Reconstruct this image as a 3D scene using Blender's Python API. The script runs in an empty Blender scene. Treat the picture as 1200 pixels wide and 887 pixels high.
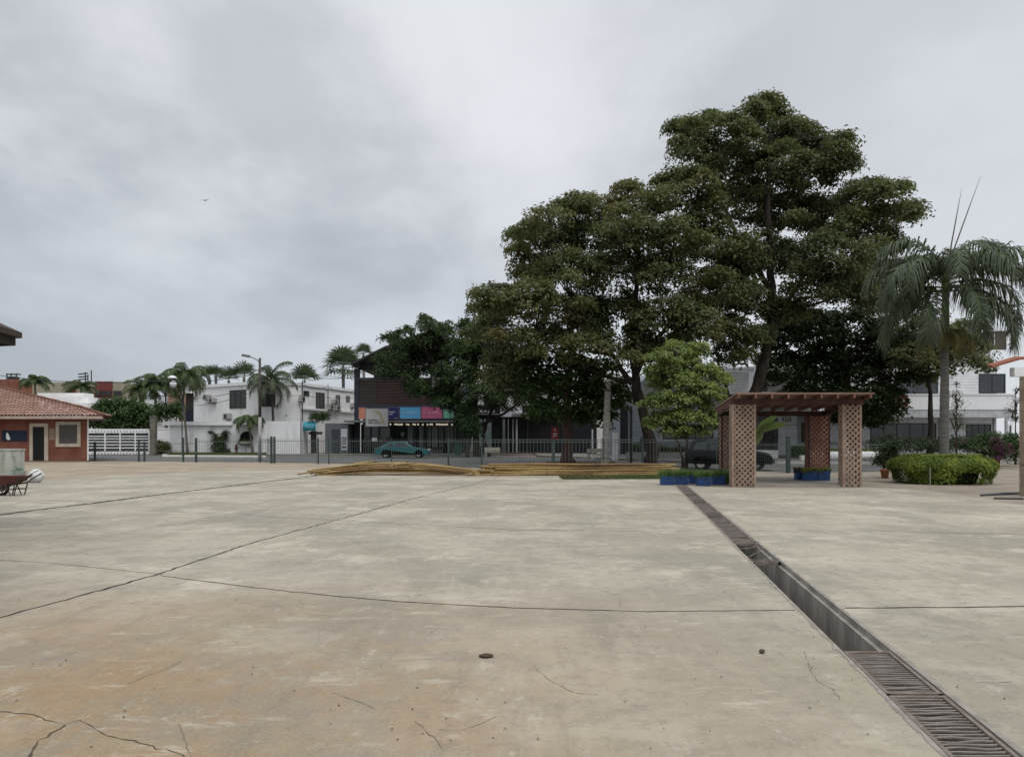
import bpy, math, random
import numpy as np
from mathutils import Vector, Matrix
S = bpy.context.scene
COL = S.collection
R = math.radians
F0, HY, CH = 900.0, 513.0, 1.65
random.seed(7)

def gx(px, d): return (px - 600) * d / F0
def gz(py, d): return CH - (py - HY) * d / F0
def gd(py): return CH * F0 / (py - HY)
def G(px, py):
    d = gd(py); return (gx(px, d), d)
def P3(px, py, d): return Vector((gx(px, d), d, gz(py, d)))

# ------------------------------------------------------------------ materials
MATS = {}
def newmat(name):
    m = bpy.data.materials.new(name); m.use_nodes = True
    nt = m.node_tree; nt.nodes.clear()
    out = nt.nodes.new('ShaderNodeOutputMaterial')
    return m, nt, out
def N(nt, t, **kw):
    n = nt.nodes.new('ShaderNode' + t)
    for k, v in kw.items():
        if k.startswith('i_'):
            n.inputs[k[2:].replace('_', ' ')].default_value = v
        else: setattr(n, k, v)
    return n
def c4(c): return (c[0], c[1], c[2], 1)
def mix(nt, fac, a, b, mode='MIX'):
    n = nt.nodes.new('ShaderNodeMix'); n.data_type = 'RGBA'; n.blend_type = mode
    for s, v in ((0, fac), (6, a), (7, b)):
        if hasattr(v, 'is_output'): nt.links.new(v, n.inputs[s])
        elif s == 0: n.inputs[0].default_value = v
        else: n.inputs[s].default_value = c4(v)
    return n.outputs[2]
def noise(nt, vec, scale, detail=5, rough=.6, lo=.35, hi=.65):
    n = N(nt, 'TexNoise'); n.inputs['Scale'].default_value = scale
    n.inputs['Detail'].default_value = detail; n.inputs['Roughness'].default_value = rough
    nt.links.new(vec, n.inputs['Vector'])
    r = N(nt, 'MapRange'); r.inputs[1].default_value = lo; r.inputs[2].default_value = hi
    nt.links.new(n.outputs['Fac'], r.inputs[0]); r.interpolation_type = 'SMOOTHSTEP'
    return r.outputs[0]
def mapping(nt, vec, scale=(1, 1, 1), loc=(0, 0, 0), rot=(0, 0, 0)):
    m = N(nt, 'Mapping'); m.inputs['Scale'].default_value = scale
    m.inputs['Location'].default_value = loc; m.inputs['Rotation'].default_value = rot
    nt.links.new(vec, m.inputs['Vector']); return m.outputs[0]
def mul(nt, a, b, op='MULTIPLY'):
    n = N(nt, 'Math', operation=op)
    for i, v in enumerate((a, b)):
        if hasattr(v, 'is_output'): nt.links.new(v, n.inputs[i])
        else: n.inputs[i].default_value = v
    return n.outputs[0]

def mat(name, col, rough=.8, col2=None, scale=2.0, amt=1.0, metal=0, bump=0, bscale=30, dirt=None, dscale=.7, stretch=(1, 1, 1), spec=.3):
    if name in MATS: return MATS[name]
    m, nt, out = newmat(name)
    b = N(nt, 'BsdfPrincipled'); b.inputs['Roughness'].default_value = rough; b.inputs['Metallic'].default_value = metal
    b.inputs['Specular IOR Level'].default_value = spec
    tc = N(nt, 'TexCoord'); v = tc.outputs['Object']
    vs = mapping(nt, v, stretch)
    if col2 is None: col2 = tuple(x * .8 for x in col)
    c = mix(nt, noise(nt, vs, scale), col, col2)
    if dirt:
        c = mix(nt, noise(nt, mapping(nt, v, (1.5, 1.5, .35)), dscale, 8, .7, .5, .75), c, dirt)
    nt.links.new(c, b.inputs['Base Color'])
    if bump:
        bn = N(nt, 'Bump'); bn.inputs['Strength'].default_value = bump; bn.inputs['Distance'].default_value = .02
        nz = N(nt, 'TexNoise'); nz.inputs['Scale'].default_value = bscale; nz.inputs['Detail'].default_value = 6
        nt.links.new(vs, nz.inputs['Vector']); nt.links.new(nz.outputs['Fac'], bn.inputs['Height'])
        nt.links.new(bn.outputs[0], b.inputs['Normal'])
    nt.links.new(b.outputs[0], out.inputs[0]); MATS[name] = m
    return m

def glassmat(name, col=(.02, .025, .03), rough=.08):
    return mat(name, col, rough, spec=.6, scale=1.2, col2=tuple(x * 1.8 for x in col))

def foliage(name, cols, scale=.35, trans=.25, brown=None, brownamt=(.55, .7)):
    if name in MATS: return MATS[name]
    m, nt, out = newmat(name)
    g = N(nt, 'NewGeometry'); tc = N(nt, 'TexCoord'); v = tc.outputs['Object']
    c = mix(nt, g.outputs['Random Per Island'], cols[0], cols[1])
    c = mix(nt, noise(nt, v, scale, 3, .5, .4, .62), c, cols[2])
    if brown: c = mix(nt, noise(nt, mapping(nt, v, loc=(7, 3, 1)), scale * .8, 3, .6, *brownamt), c, brown)
    d = N(nt, 'BsdfPrincipled'); d.inputs['Roughness'].default_value = .55; d.inputs['Specular IOR Level'].default_value = .25
    t = N(nt, 'BsdfTranslucent')
    nt.links.new(c, d.inputs['Base Color']); 
    c2 = mix(nt, .5, c, (.12, .16, .03)); nt.links.new(c2, t.inputs['Color'])
    mx = N(nt, 'MixShader'); mx.inputs[0].default_value = trans
    nt.links.new(d.outputs[0], mx.inputs[1]); nt.links.new(t.outputs[0], mx.inputs[2])
    nt.links.new(mx.outputs[0], out.inputs[0]); MATS[name] = m
    return m

def lined(name, col, line, period, width=.12, rough=.7, dirt=None, axis='z', bump=.4):
    """boards / siding: narrow darker grooves at a fixed pitch along z"""
    if name in MATS: return MATS[name]
    m, nt, out = newmat(name)
    b = N(nt, 'BsdfPrincipled'); b.inputs['Roughness'].default_value = rough; b.inputs['Specular IOR Level'].default_value = .25
    tc = N(nt, 'TexCoord'); v = tc.outputs['Object']
    sp = N(nt, 'SeparateXYZ'); nt.links.new(v, sp.inputs[0])
    s = sp.outputs[{'x': 0, 'y': 1, 'z': 2}[axis]]
    fr = mul(nt, mul(nt, s, 1 / period), 0, 'FRACT')
    lt = mul(nt, fr, width, 'LESS_THAN')
    c = mix(nt, noise(nt, v, 1.3), col, tuple(x * .86 for x in col))
    if dirt: c = mix(nt, noise(nt, mapping(nt, v, (2, 2, .3)), .9, 8, .7, .5, .78), c, dirt)
    c = mix(nt, mul(nt, lt, .8), c, line)
    nt.links.new(c, b.inputs['Base Color'])
    bn = N(nt, 'Bump'); bn.inputs['Strength'].default_value = bump; bn.inputs['Distance'].default_value = .02
    nt.links.new(fr, bn.inputs['Height']); nt.links.new(bn.outputs[0], b.inputs['Normal'])
    nt.links.new(b.outputs[0], out.inputs[0]); MATS[name] = m
    return m

def brickmat(name, c1, c2, mortar, bw=.3, bh=.08, ms=.012, rough=.85):
    if name in MATS: return MATS[name]
    m, nt, out = newmat(name)
    b = N(nt, 'BsdfPrincipled'); b.inputs['Roughness'].default_value = rough; b.inputs['Specular IOR Level'].default_value = .2
    tc = N(nt, 'TexCoord'); v = tc.outputs['Object']
    sp = N(nt, 'SeparateXYZ'); nt.links.new(v, sp.inputs[0])
    cb = N(nt, 'CombineXYZ'); nt.links.new(mul(nt, sp.outputs[0], sp.outputs[1], 'ADD'), cb.inputs[0]); nt.links.new(sp.outputs[2], cb.inputs[1])
    br = N(nt, 'TexBrick'); br.inputs['Color1'].default_value = c4(c1); br.inputs['Color2'].default_value = c4(c2)
    br.inputs['Mortar'].default_value = c4(mortar); br.inputs['Scale'].default_value = 1
    br.inputs['Brick Width'].default_value = bw; br.inputs['Row Height'].default_value = bh; br.inputs['Mortar Size'].default_value = ms
    nt.links.new(cb.outputs[0], br.inputs['Vector'])
    c = mix(nt, noise(nt, v, .8, 6, .6, .4, .7), br.outputs['Color'], tuple(x * .6 for x in c1))
    nt.links.new(c, b.inputs['Base Color'])
    nt.links.new(b.outputs[0], out.inputs[0]); MATS[name] = m
    return m

# ------------------------------------------------------------------ mesh building
class MB:
    def __init__(s): s.v = []; s.f = []
    def add(s, vs, fs):
        o = len(s.v); s.v += [tuple(p) for p in vs]; s.f += [tuple(i + o for i in f) for f in fs]; return s
    def hexa(s, p):   # 8 points: bottom 4 (ccw), top 4
        return s.add(p, [(3, 2, 1, 0), (4, 5, 6, 7), (0, 1, 5, 4), (1, 2, 6, 5), (2, 3, 7, 6), (3, 0, 4, 7)])
    def box(s, x0, x1, y0, y1, z0, z1):
        return s.hexa([(x0, y0, z0), (x1, y0, z0), (x1, y1, z0), (x0, y1, z0), (x0, y0, z1), (x1, y0, z1), (x1, y1, z1), (x0, y1, z1)])
    def prism(s, pts, z0, z1):
        n = len(pts); vs = [(p[0], p[1], z0) for p in pts] + [(p[0], p[1], z1) for p in pts]
        fs = [tuple(range(n - 1, -1, -1)), tuple(range(n, 2 * n))] + [(i, (i + 1) % n, n + (i + 1) % n, n + i) for i in range(n)]
        return s.add(vs, fs)
    def beam(s, a, b, w, h, up=(0, 0, 1)):
        a = Vector(a); b = Vector(b); d = (b - a).normalized(); u = Vector(up)
        if abs(d.dot(u)) > .98: u = Vector((0, 1, 0))
        sd = d.cross(u).normalized() * w / 2; u = sd.cross(d).normalized() * h / 2
        return s.hexa([a - sd - u, a + sd - u, b + sd - u, b - sd - u, a - sd + u, a + sd + u, b + sd + u, b - sd + u])
    def tube(s, pts, rad, n=8, cap=True):
        pts = [Vector(p) for p in pts]; m = len(pts)
        if not hasattr(rad, '__len__'): rad = [rad] * m
        vs = []; ref = Vector((.13, .21, 1)).normalized()
        for i, p in enumerate(pts):
            t = (pts[min(i + 1, m - 1)] - pts[max(i - 1, 0)]).normalized()
            if abs(t.dot(ref)) > .95: r2 = Vector((1, .1, 0)).normalized()
            else: r2 = ref
            if i == 0: a = t.cross(r2).normalized()
            else:
                a = (a - t * a.dot(t)).normalized()
            b = t.cross(a)
            for k in range(n):
                an = 2 * math.pi * k / n
                vs.append(p + (a * math.cos(an) + b * math.sin(an)) * rad[i])
        fs = [(i * n + k, i * n + (k + 1) % n, (i + 1) * n + (k + 1) % n, (i + 1) * n + k) for i in range(m - 1) for k in range(n)]
        if cap: fs += [tuple(range(n - 1, -1, -1)), tuple((m - 1) * n + k for k in range(n))]
        return s.add(vs, fs)
    def lathe(s, c, prof, n=16):   # prof [(r,z)]
        vs = [(c[0] + r * math.cos(2 * math.pi * k / n), c[1] + r * math.sin(2 * math.pi * k / n), c[2] + z) for r, z in prof for k in range(n)]
        m = len(prof)
        fs = [(i * n + k, i * n + (k + 1) % n, (i + 1) * n + (k + 1) % n, (i + 1) * n + k) for i in range(m - 1) for k in range(n)]
        fs += [tuple(range(n - 1, -1, -1)), tuple((m - 1) * n + k for k in range(n))]
        return s.add(vs, fs)
    def extr(s, outline, y0, y1, w=None):     # outline in x,z extruded along y
        n = len(outline); vs = [(x, y0, z) for x, z in outline] + [(x, y1, z) for x, z in outline]
        fs = [tuple(range(n)), tuple(range(2 * n - 1, n - 1, -1))] + [(i, n + i, n + (i + 1) % n, (i + 1) % n) for i in range(n)]
        return s.add(vs, fs)
    def build(s, name, m, parent=None, smooth=False, kind=None):
        me = bpy.data.meshes.new(name)
        off = WL[parent.name] if parent is not None else Vector((0, 0, 0))
        me.from_pydata([(x - off[0], y - off[1], z - off[2]) for x, y, z in s.v], [], s.f)
        me.update()
        me.materials.append(m)
        if smooth: me.shade_smooth() if smooth is True else me.shade_smooth()
        o = bpy.data.objects.new(name, me); COL.objects.link(o)
        if smooth == 'angle':
            me.set_sharp_from_angle(angle=R(35))
        if parent is not None: o.parent = parent; WL[o.name] = off
        else: WL[o.name] = Vector((0, 0, 0))
        if kind: o['kind'] = kind
        return o
WL = {}
def thing(name, label, cat, loc=(0, 0, 0), group=None):
    o = bpy.data.objects.new(name, None); COL.objects.link(o); o.location = loc; o.empty_display_size = .3
    o['label'] = label; o['category'] = cat
    if group: o['group'] = group
    WL[o.name] = Vector(loc); return o
def tag(o, label, cat, group=None):
    o['label'] = label; o['category'] = cat
    if group: o['group'] = group
    return o
def recenter(o):   # put a one-mesh thing's origin at its base
    me = o.data; n = len(me.vertices); a = np.empty(n * 3); me.vertices.foreach_get('co', a); a = a.reshape(-1, 3)
    c = (a.min(0) + a.max(0)) / 2; c[2] = a[:, 2].min()
    me.vertices.foreach_set('co', (a - c).ravel()); me.update(); o.location = c; return o
def dup(root, loc, rotz=0, label=None, scale=None):
    r = root.copy(); COL.objects.link(r); r.location = loc; r.rotation_euler = (0, 0, rotz)
    if scale: r.scale = scale
    if label: r['label'] = label
    for ch in list(root.children):
        c = ch.copy(); COL.objects.link(c); c.parent = r
        for g in ch.children:
            d = g.copy(); COL.objects.link(d); d.parent = c
    return r
def single(mb, name, m, label, cat, group=None, smooth=False):
    return tag(recenter(mb.build(name, m, smooth=smooth)), label, cat, group)
def npmesh(name, V, FQ, m, parent=None, smooth=False):
    me = bpy.data.meshes.new(name); nv = len(V); nf = len(FQ)
    off = np.array(WL[parent.name]) if parent is not None else np.zeros(3)
    me.vertices.add(nv); me.vertices.foreach_set('co', (V - off).astype(np.float32).ravel())
    k = FQ.shape[1]
    me.loops.add(nf * k); me.loops.foreach_set('vertex_index', FQ.astype(np.int32).ravel())
    me.polygons.add(nf); me.polygons.foreach_set('loop_start', np.arange(0, nf * k, k, dtype=np.int32))
    me.update(calc_edges=True); me.validate()
    me.materials.append(m)
    o = bpy.data.objects.new(name, me); COL.objects.link(o)
    if parent is not None: o.parent = parent; WL[o.name] = Vector(off)
    return o

def leafmesh(name, P, Nr, L, W, m, parent=None, rng=None, droop=.3, tan=None):
    n = len(P); Nr = Nr / np.linalg.norm(Nr, axis=1, keepdims=True)
    t = rng.normal(size=(n, 3)) if tan is None else tan
    t -= Nr * (t * Nr).sum(1, keepdims=True); t /= np.linalg.norm(t, axis=1, keepdims=True) + 1e-9
    b = np.cross(Nr, t); s = rng.uniform(.65, 1.35, (n, 1))
    l = L * s; w = W * s
    V = np.empty((n, 4, 3)); V[:, 0] = P; V[:, 1] = P + t * l * .45 + b * w * .5; V[:, 2] = P + t * l - Nr * l * droop; V[:, 3] = P + t * l * .45 - b * w * .5
    V[:, 1] += Nr * w * .15; V[:, 3] += Nr * w * .15
    F = np.arange(n * 4).reshape(-1, 4)
    return npmesh(name, V.reshape(-1, 3), F, m, parent)

DM = 2.2
def crown_pts(blobs, rng, cr=.8, per=40, dens=1.0, flat=.35, lowcut=-.75):
    Ps, Ns = [], []
    for c, r in blobs:
        c = np.array(c); r = np.array(r)
        area = 4 * math.pi * (r[0] * r[1] * r[2]) ** (2 / 3)
        k = max(4, int(dens * DM * area / (cr * cr) * .62))
        u = rng.normal(size=(k, 3)); u /= np.linalg.norm(u, axis=1, keepdims=True)
        u[:, 2] = np.where(u[:, 2] < lowcut, -u[:, 2], u[:, 2])
        rad = rng.uniform(.45, 1.0, (k, 1)) ** .7
        cc = c + u * r * rad
        for i in range(k):
            s = cr * rng.uniform(.6, 1.3); n = int(per * rng.uniform(.6, 1.3))
            o = np.clip(rng.normal(size=(n, 3)), -1.45, 1.45) * (s * .5, s * .5, s * .5 * flat)
            rr = (o[:, 0] ** 2 + o[:, 1] ** 2) / s
            o[:, 2] -= rr * .45
            Ps.append(cc[i] + o)
            nn = np.array([0, 0, 1.0]) + u[i] * .45 + rng.normal(size=(n, 3)) * .45 + o * (.5 / s)
            Ns.append(nn)
    return np.concatenate(Ps), np.concatenate(Ns)

def limb(mb, a, b, r0, r1, rng, seg=6, wob=.06, sag=.12, n=7):
    a = Vector(a); b = Vector(b); L = (b - a).length; pts = []; rad = []
    w = [Vector(rng.normal(size=3) * L * wob) for _ in range(seg + 1)]
    for i in range(seg + 1):
        t = i / seg; p = a.lerp(b, t); e = math.sin(math.pi * t)
        p = p + w[i] * e + Vector((0, 0, L * sag * e)); pts.append(p); rad.append(r0 + (r1 - r0) * t)
    mb.tube(pts, rad, n); return pts

def tree(name, label, d, base, trunkpx, trad, blobs, leafm, barkm, seed, leaf=(.30, .18), cr=.85, per=42, dens=1.0, ddw=.35, cat='tree', group=None, limbs=True, flat=.35, forks=None, fill=0):
    """trunkpx: list of (px,py,dd); blobs: (px,py,rx,ry[,dd])"""
    rng = np.random.default_rng(seed); s = d / F0
    rt = thing(name, label, cat, (gx(base, d), d, 0), group)
    xs = [b[0] for b in blobs]; wid = (max(xs) - min(xs)) * s
    B = []
    if len(blobs) > 18:
        ext = []
        for b in blobs:
            for _ in range(2):
                a_ = rng.uniform(-.4, 3.5); q_ = rng.uniform(.22, .38); ext.append((b[0] + b[2] * .98 * math.cos(a_), b[1] - b[3] * .98 * math.sin(a_), max(3, b[2] * q_), max(2.5, b[3] * q_ * .8)) + tuple(b[4:5]))
        blobs = list(blobs) + ext
    for b in blobs:
        dd = b[4] if len(b) > 4 else rng.uniform(-ddw, ddw) * wid
        # keep the picture size while the blob stands nearer or farther
        D = d + dd; ss = D / F0
        B.append((P3(b[0], b[1], D), (b[2] * ss, (b[2] + b[3]) / 2 * ss, b[3] * ss)))
    mb = MB()
    tp = [P3(p[0], p[1], d + (p[2] if len(p) > 2 else 0)) for p in trunkpx]
    tp[0].z = -.05
    # smooth
    def sm(tp):
        pts = []
        for i in range(len(tp) - 1):
            for t in (0, .33, .66): pts.append(tp[i].lerp(tp[i + 1], t) + Vector(rng.normal(size=3) * trad * .12))
        pts.append(tp[-1]); return pts
    pts = sm(tp); m = len(pts)
    rad = [trad * (1.35 if i == 0 else 1) * (1 - .72 * i / (m - 1)) for i in range(m)]
    mb.tube(pts, rad, 12)
    allp = [(p, r) for p, r in zip(pts, rad)]
    for fk in (forks or []):
        q = [P3(p[0], p[1], d + (p[2] if len(p) > 2 else 0)) for p in fk[1:]]
        if q[0].z < 1: q[0].z = -.05
        q = sm(q); mm = len(q); rr = [fk[0] * (1 - .7 * i / (mm - 1)) for i in range(mm)]
        mb.tube(q, rr, 9); allp += list(zip(q, rr))
    if limbs:
        top = allp[len(pts) // 3:]
        for c, r in (B if len(B) < 40 else B[:len(B) // 3 + 1]):
            best = min(top, key=lambda q: (q[0] - Vector(c)).length + (2.5 if q[0].z > c[2] else 0))
            L = (best[0] - Vector(c)).length
            lp = limb(mb, best[0], c, min(best[1] * .7, .05 + L * .018), .03, rng)
            for k in range(4):
                u = Vector(rng.normal(size=3)); u.normalize()
                e = Vector(c) + Vector((u[0] * r[0], u[1] * r[1], abs(u[2]) * r[2])) * .75
                limb(mb, lp[rng.integers(2, 6)], e, .045, .012, rng, 4, .05, .05, 5)
    mb.build('trunk', barkm, rt, smooth=True)
    P, Nn = crown_pts(B, rng, cr, per, dens, flat)
    leafmesh('crown', P, Nn, leaf[0], leaf[1], leafm, rt, rng)
    return rt

# ------------------------------------------------------------------ facades
class Fac:
    def __init__(s, A, B):   # plan points, left to right seen from the camera
        s.A = Vector(A); s.B = Vector(B); s.t = (s.B - s.A).normalized(); s.n = Vector((s.t.y, -s.t.x))
    def pt(s, px):
        k = (px - 600) / F0   # x = k*y
        # A + t*l : ax + tx l = k (ay + ty l)
        l = (k * s.A.y - s.A.x) / (s.t.x - k * s.t.y); return s.A + s.t * l
    def z(s, px, py): return gz(py, s.pt(px).y)
    def slab(s, mb, a, b, z0, z1, o0, o1):   # a,b plan points
        p = [a + s.n * o1, b + s.n * o1, b + s.n * o0, a + s.n * o0]
        return mb.hexa([(q.x, q.y, z0) for q in p] + [(q.x, q.y, z1) for q in p])
    def rect(s, mb, px0, px1, py0, py1, o0=0, o1=.1):
        pc = (px0 + px1) / 2; return s.slab(mb, s.pt(px0), s.pt(px1), s.z(pc, py1), s.z(pc, py0), o0, o1)
    def P(s, px, py, o=0):
        q = s.pt(px) + s.n * o; return Vector((q.x, q.y, s.z(px, py)))
def flat(d): return Fac((-200, d), (200, d))
def window(F, px0, px1, py0, py1, parent, gm, fm, bars=1, fw=.07, name='window', hb=0, out=.06):
    mb = MB(); a = F.pt(px0); b = F.pt(px1); pc = (px0 + px1) / 2; z0 = F.z(pc, py1); z1 = F.z(pc, py0); t = F.t
    F.slab(mb, a, b, z1 - fw, z1, .002, out); F.slab(mb, a, b, z0, z0 + fw, .002, out)
    F.slab(mb, a, a + t * fw, z0 + fw, z1 - fw, .002, out); F.slab(mb, b - t * fw, b, z0 + fw, z1 - fw, .002, out)
    for i in range(bars):
        c = a.lerp(b, (i + 1) / (bars + 1)); F.slab(mb, c - t * fw * .3, c + t * fw * .3, z0 + fw, z1 - fw, .022, out - .01)
    for i in range(hb):
        zz = z0 + (z1 - z0) * (i + 1) / (hb + 1); F.slab(mb, a + t * fw, b - t * fw, zz - .02, zz + .02, .022, out - .015)
    w = mb.build(name, fm, parent)
    g = MB(); F.slab(g, a + t * fw, b - t * fw, z0 + fw, z1 - fw, .004, .02); g.build('pane', gm, w)
    return w
def text(name, body, loc, size, m, parent, F, w=None, align='LEFT'):
    cu = bpy.data.curves.new(name, 'FONT'); cu.body = body; cu.size = 1; cu.extrude = .012; cu.align_x = align
    to = bpy.data.objects.new('t', cu); COL.objects.link(to)
    dg = bpy.context.evaluated_depsgraph_get(); me = bpy.data.meshes.new_from_object(to.evaluated_get(dg))
    bpy.data.objects.remove(to)
    xs = [v.co.x for v in me.vertices]; wd = max(xs) - min(xs)
    ys = [v.co.y for v in me.vertices]; sy = size / (max(ys) - min(ys)); sx = (w / wd) if w else sy
    ang = math.atan2(F.t.y, F.t.x)
    M = Matrix.Translation(Vector(loc) - WL[parent.name]) @ Matrix.Rotation(ang, 4, 'Z') @ Matrix.Rotation(math.pi / 2, 4, 'X') @ Matrix.Diagonal((sx, sy, 1, 1)) @ Matrix.Translation((-min(xs) if align == 'LEFT' else 0, -min(ys), 0))
    me.transform(M); me.materials.clear(); me.materials.append(m); me.name = name
    o = bpy.data.objects.new(name, me); COL.objects.link(o); o.parent = parent; WL[o.name] = WL[parent.name]; return o

# ------------------------------------------------------------------ palette
white = mat('white_render', (.8, .8, .79), .8, (.74, .74, .73), 1.2, dirt=(.52, .51, .48), dscale=.6)
whitetrim = mat('white_trim', (.8, .81, .81), .6, (.72, .73, .73), 2)
whitewall = mat('white_garden_wall', (.79, .795, .8), .8, (.74, .745, .75), .8, dirt=(.55, .55, .54), dscale=.5)
greyw = mat('grey_render', (.2, .215, .22), .8)
cream = mat('cream_trim', (.5, .44, .36), .8)
dark = mat('dark_metal', (.035, .038, .04), .5)
black = mat('black_front', (.012, .013, .016), .5, spec=.3)
fencem = mat('fence_green', (.08, .11, .1), .6, (.12, .14, .125), 3)
bark = mat('bark', (.045, .032, .022), .95, (.085, .066, .05), 3, bump=.9, bscale=9, stretch=(1, 1, .3))
barkd = mat('bark_dark', (.02, .015, .012), .95, (.045, .035, .028), 3, bump=.9, bscale=9, stretch=(1, 1, .3))
postm = mat('fence_post_green', (.035, .055, .052), .6, (.05, .07, .06), 3)
palmbark = mat('palm_bark', (.16, .145, .125), .9, (.09, .08, .07), 3, bump=.6, bscale=8, stretch=(.4, .4, 5))
glass = glassmat('window_glass'); glassd = glassmat('dark_window_glass', (.01, .012, .014))
tyre = mat('tyre_rubber', (.015, .015, .015), .8); rimm = mat('wheel_rim', (.35, .36, .37), .35, metal=.8)
steel = mat('rusty_steel', (.15, .115, .09), .7, (.22, .185, .16), 9, metal=.2, bump=.3, bscale=60)

# ------------------------------------------------------------------ ground
TX = lambda d: 1.66 + .15 * d      # left edge of the drain
TW = .385
T0, T1 = .6, 26.45
def trench_quad(): return [(TX(T0), T0), (TX(T0) + TW, T0), (TX(T1) + TW, T1), (TX(T1), T1)]
q = trench_quad(); o = [(-1500, -300), (1500, -300), (1500, 2500), (-1500, 2500)]
soil = mat('dry_ground', (.24, .2, .16), .95, (.17, .15, .12), .5, bump=.4, bscale=12)
MB().add([(x, y, 0) for x, y in o + q], [(0, 1, 5, 4), (1, 2, 6, 5), (2, 3, 7, 6), (3, 0, 4, 7)]).build('ground', soil, kind='structure')

def concrete():
    m, nt, out = newmat('worn_concrete')
    b = N(nt, 'BsdfPrincipled'); b.inputs['Specular IOR Level'].default_value = .25
    tc = N(nt, 'TexCoord'); v = tc.outputs['Object']
    c = mix(nt, noise(nt, v, .3, 7, .65, .42, .58), (.29, .26, .204), (.38, .343, .272))
    # broad rusty soil stain lying over the near left corner
    sp = N(nt, 'SeparateXYZ'); nt.links.new(v, sp.inputs[0])
    gxx = N(nt, 'MapRange'); gxx.inputs[1].default_value = 2.2; gxx.inputs[2].default_value = -2.2; nt.links.new(sp.outputs[0], gxx.inputs[0])
    gyy = N(nt, 'MapRange'); gyy.inputs[1].default_value = 9.0; gyy.inputs[2].default_value = 5.0; nt.links.new(sp.outputs[1], gyy.inputs[0])
    st = mul(nt, mul(nt, gxx.outputs[0], gyy.outputs[0]), mul(nt, noise(nt, v, .8, 7, .65, .2, .55), .95))
    c = mix(nt, mul(nt, noise(nt, mapping(nt, v, (3.2, .22, 1), (0, 0, 0), (0, 0, -.12)), .7, 9, .75, .48, .7), .4), c, (.225, .2, .16))
    c = mix(nt, mul(nt, noise(nt, mapping(nt, v, (2.6, .3, 1), (9, 0, 0), (0, 0, -.2)), 1.1, 9, .78, .52, .68), .4), c, (.45, .41, .335))
    c = mix(nt, st, c, (.27, .168, .078))
    yel = N(nt, 'MapRange'); yel.inputs[1].default_value = 8; yel.inputs[2].default_value = 3.5; nt.links.new(sp.outputs[1], yel.inputs[0])
    c = mix(nt, mul(nt, yel.outputs[0], noise(nt, mapping(nt, v, loc=(3, 9, 0)), .5, 6, .6, .4, .7)), c, (.275, .24, .165))
    # grey trowelled patches, dusty pale patches, streaks
    c = mix(nt, mul(nt, noise(nt, mapping(nt, v, (.9, .8, 1), (4, 1, 0)), .5, 9, .68, .5, .6), 0.5), c, (.225, .205, .165))
    far = N(nt, 'MapRange'); far.inputs[1].default_value = 6; far.inputs[2].default_value = 9; nt.links.new(sp.outputs[1], far.inputs[0])
    pale = noise(nt, mapping(nt, v, (1, 1, 1), (1, 5, 0)), .6, 10, .72, .53, .62)
    c = mix(nt, mul(nt, mul(nt, pale, .6), mul(nt, mul(nt, far.outputs[0], .65), .35, 'ADD')), c, (.5, .46, .37))
    c = mix(nt, mul(nt, noise(nt, mapping(nt, v, (.6, 1.6, 1), rot=(0, 0, .12)), .9, 9, .72, .52, .68), .3), c, (.22, .195, .155))
    c = mix(nt, mul(nt, noise(nt, mapping(nt, v, (.7, 2, 1), rot=(0, 0, -.06)), 1.5, 10, .75, .56, .66), .5), c, (.5, .455, .365))
    near = N(nt, 'MapRange'); near.inputs[1].default_value = 11; near.inputs[2].default_value = 5; nt.links.new(sp.outputs[1], near.inputs[0])
    c = mix(nt, mul(nt, noise(nt, mapping(nt, v, (2.6, .35, 1), (8, 2, 0), (0, 0, -.15)), .8, 8, .7, .5, .7), mul(nt, near.outputs[0], .4)), c, (.17, .15, .115))
    c = mix(nt, mul(nt, noise(nt, mapping(nt, v, loc=(12, 2, 0)), 1.6, 10, .8, .5, .66), .45), c, (.185, .165, .13))
    c = mix(nt, mul(nt, noise(nt, mapping(nt, v, (1.6, .8, 1), (2, 12, 0)), 2.6, 11, .82, .55, .66), .5), c, (.47, .44, .37))
    c = mix(nt, mul(nt, noise(nt, v, 6, 10, .8, .48, .66), .4), c, (.16, .14, .11))
    c = mix(nt, mul(nt, noise(nt, v, 26, 4, .7, .68, .76), .7), c, (.07, .055, .04))
    c = mix(nt, mul(nt, noise(nt, mapping(nt, v, loc=(5, 5, 5)), 45, 4, .7, .45, .65), .18), c, (.42, .4, .35))
    nt.links.new(c, b.inputs['Base Color'])
    rr = N(nt, 'MapRange'); rr.inputs[3].default_value = .7; rr.inputs[4].default_value = .95
    nt.links.new(noise(nt, v, .9, 5), rr.inputs[0]); nt.links.new(rr.outputs[0], b.inputs['Roughness'])
    bn = N(nt, 'Bump'); bn.inputs['Strength'].default_value = .5; bn.inputs['Distance'].default_value = .008
    nz = N(nt, 'TexNoise'); nz.inputs['Scale'].default_value = 22; nz.inputs['Detail'].default_value = 9; nt.links.new(v, nz.inputs['Vector'])
    nt.links.new(nz.outputs['Fac'], bn.inputs['Height']); nt.links.new(bn.outputs[0], b.inputs['Normal'])
    nt.links.new(b.outputs[0], out.inputs[0]); return m
conc = concrete()
far_edge = [(-40, 575), (0, 569.5), (60, 562.5), (130, 558), (230, 552.5), (365, 550), (460, 557.5), (570, 559.5), (700, 559), (783, 558.5), (800, 567)]
left = [(TX(T0), T0), (TX(T1), T1)] + [G(*p) for p in reversed(far_edge)] + [(-30, 24), (-30, T0)]
rp = [(858, 571.5), (1010, 571.5), (1060, 572.5), (1100, 577), (1145, 584), (1210, 593), (1300, 602)]
right = [(TX(T0) + TW, T0), (40, T0), (40, 14)] + [G(*p) for p in reversed(rp)] + [(TX(T1) + TW, T1)]
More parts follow.
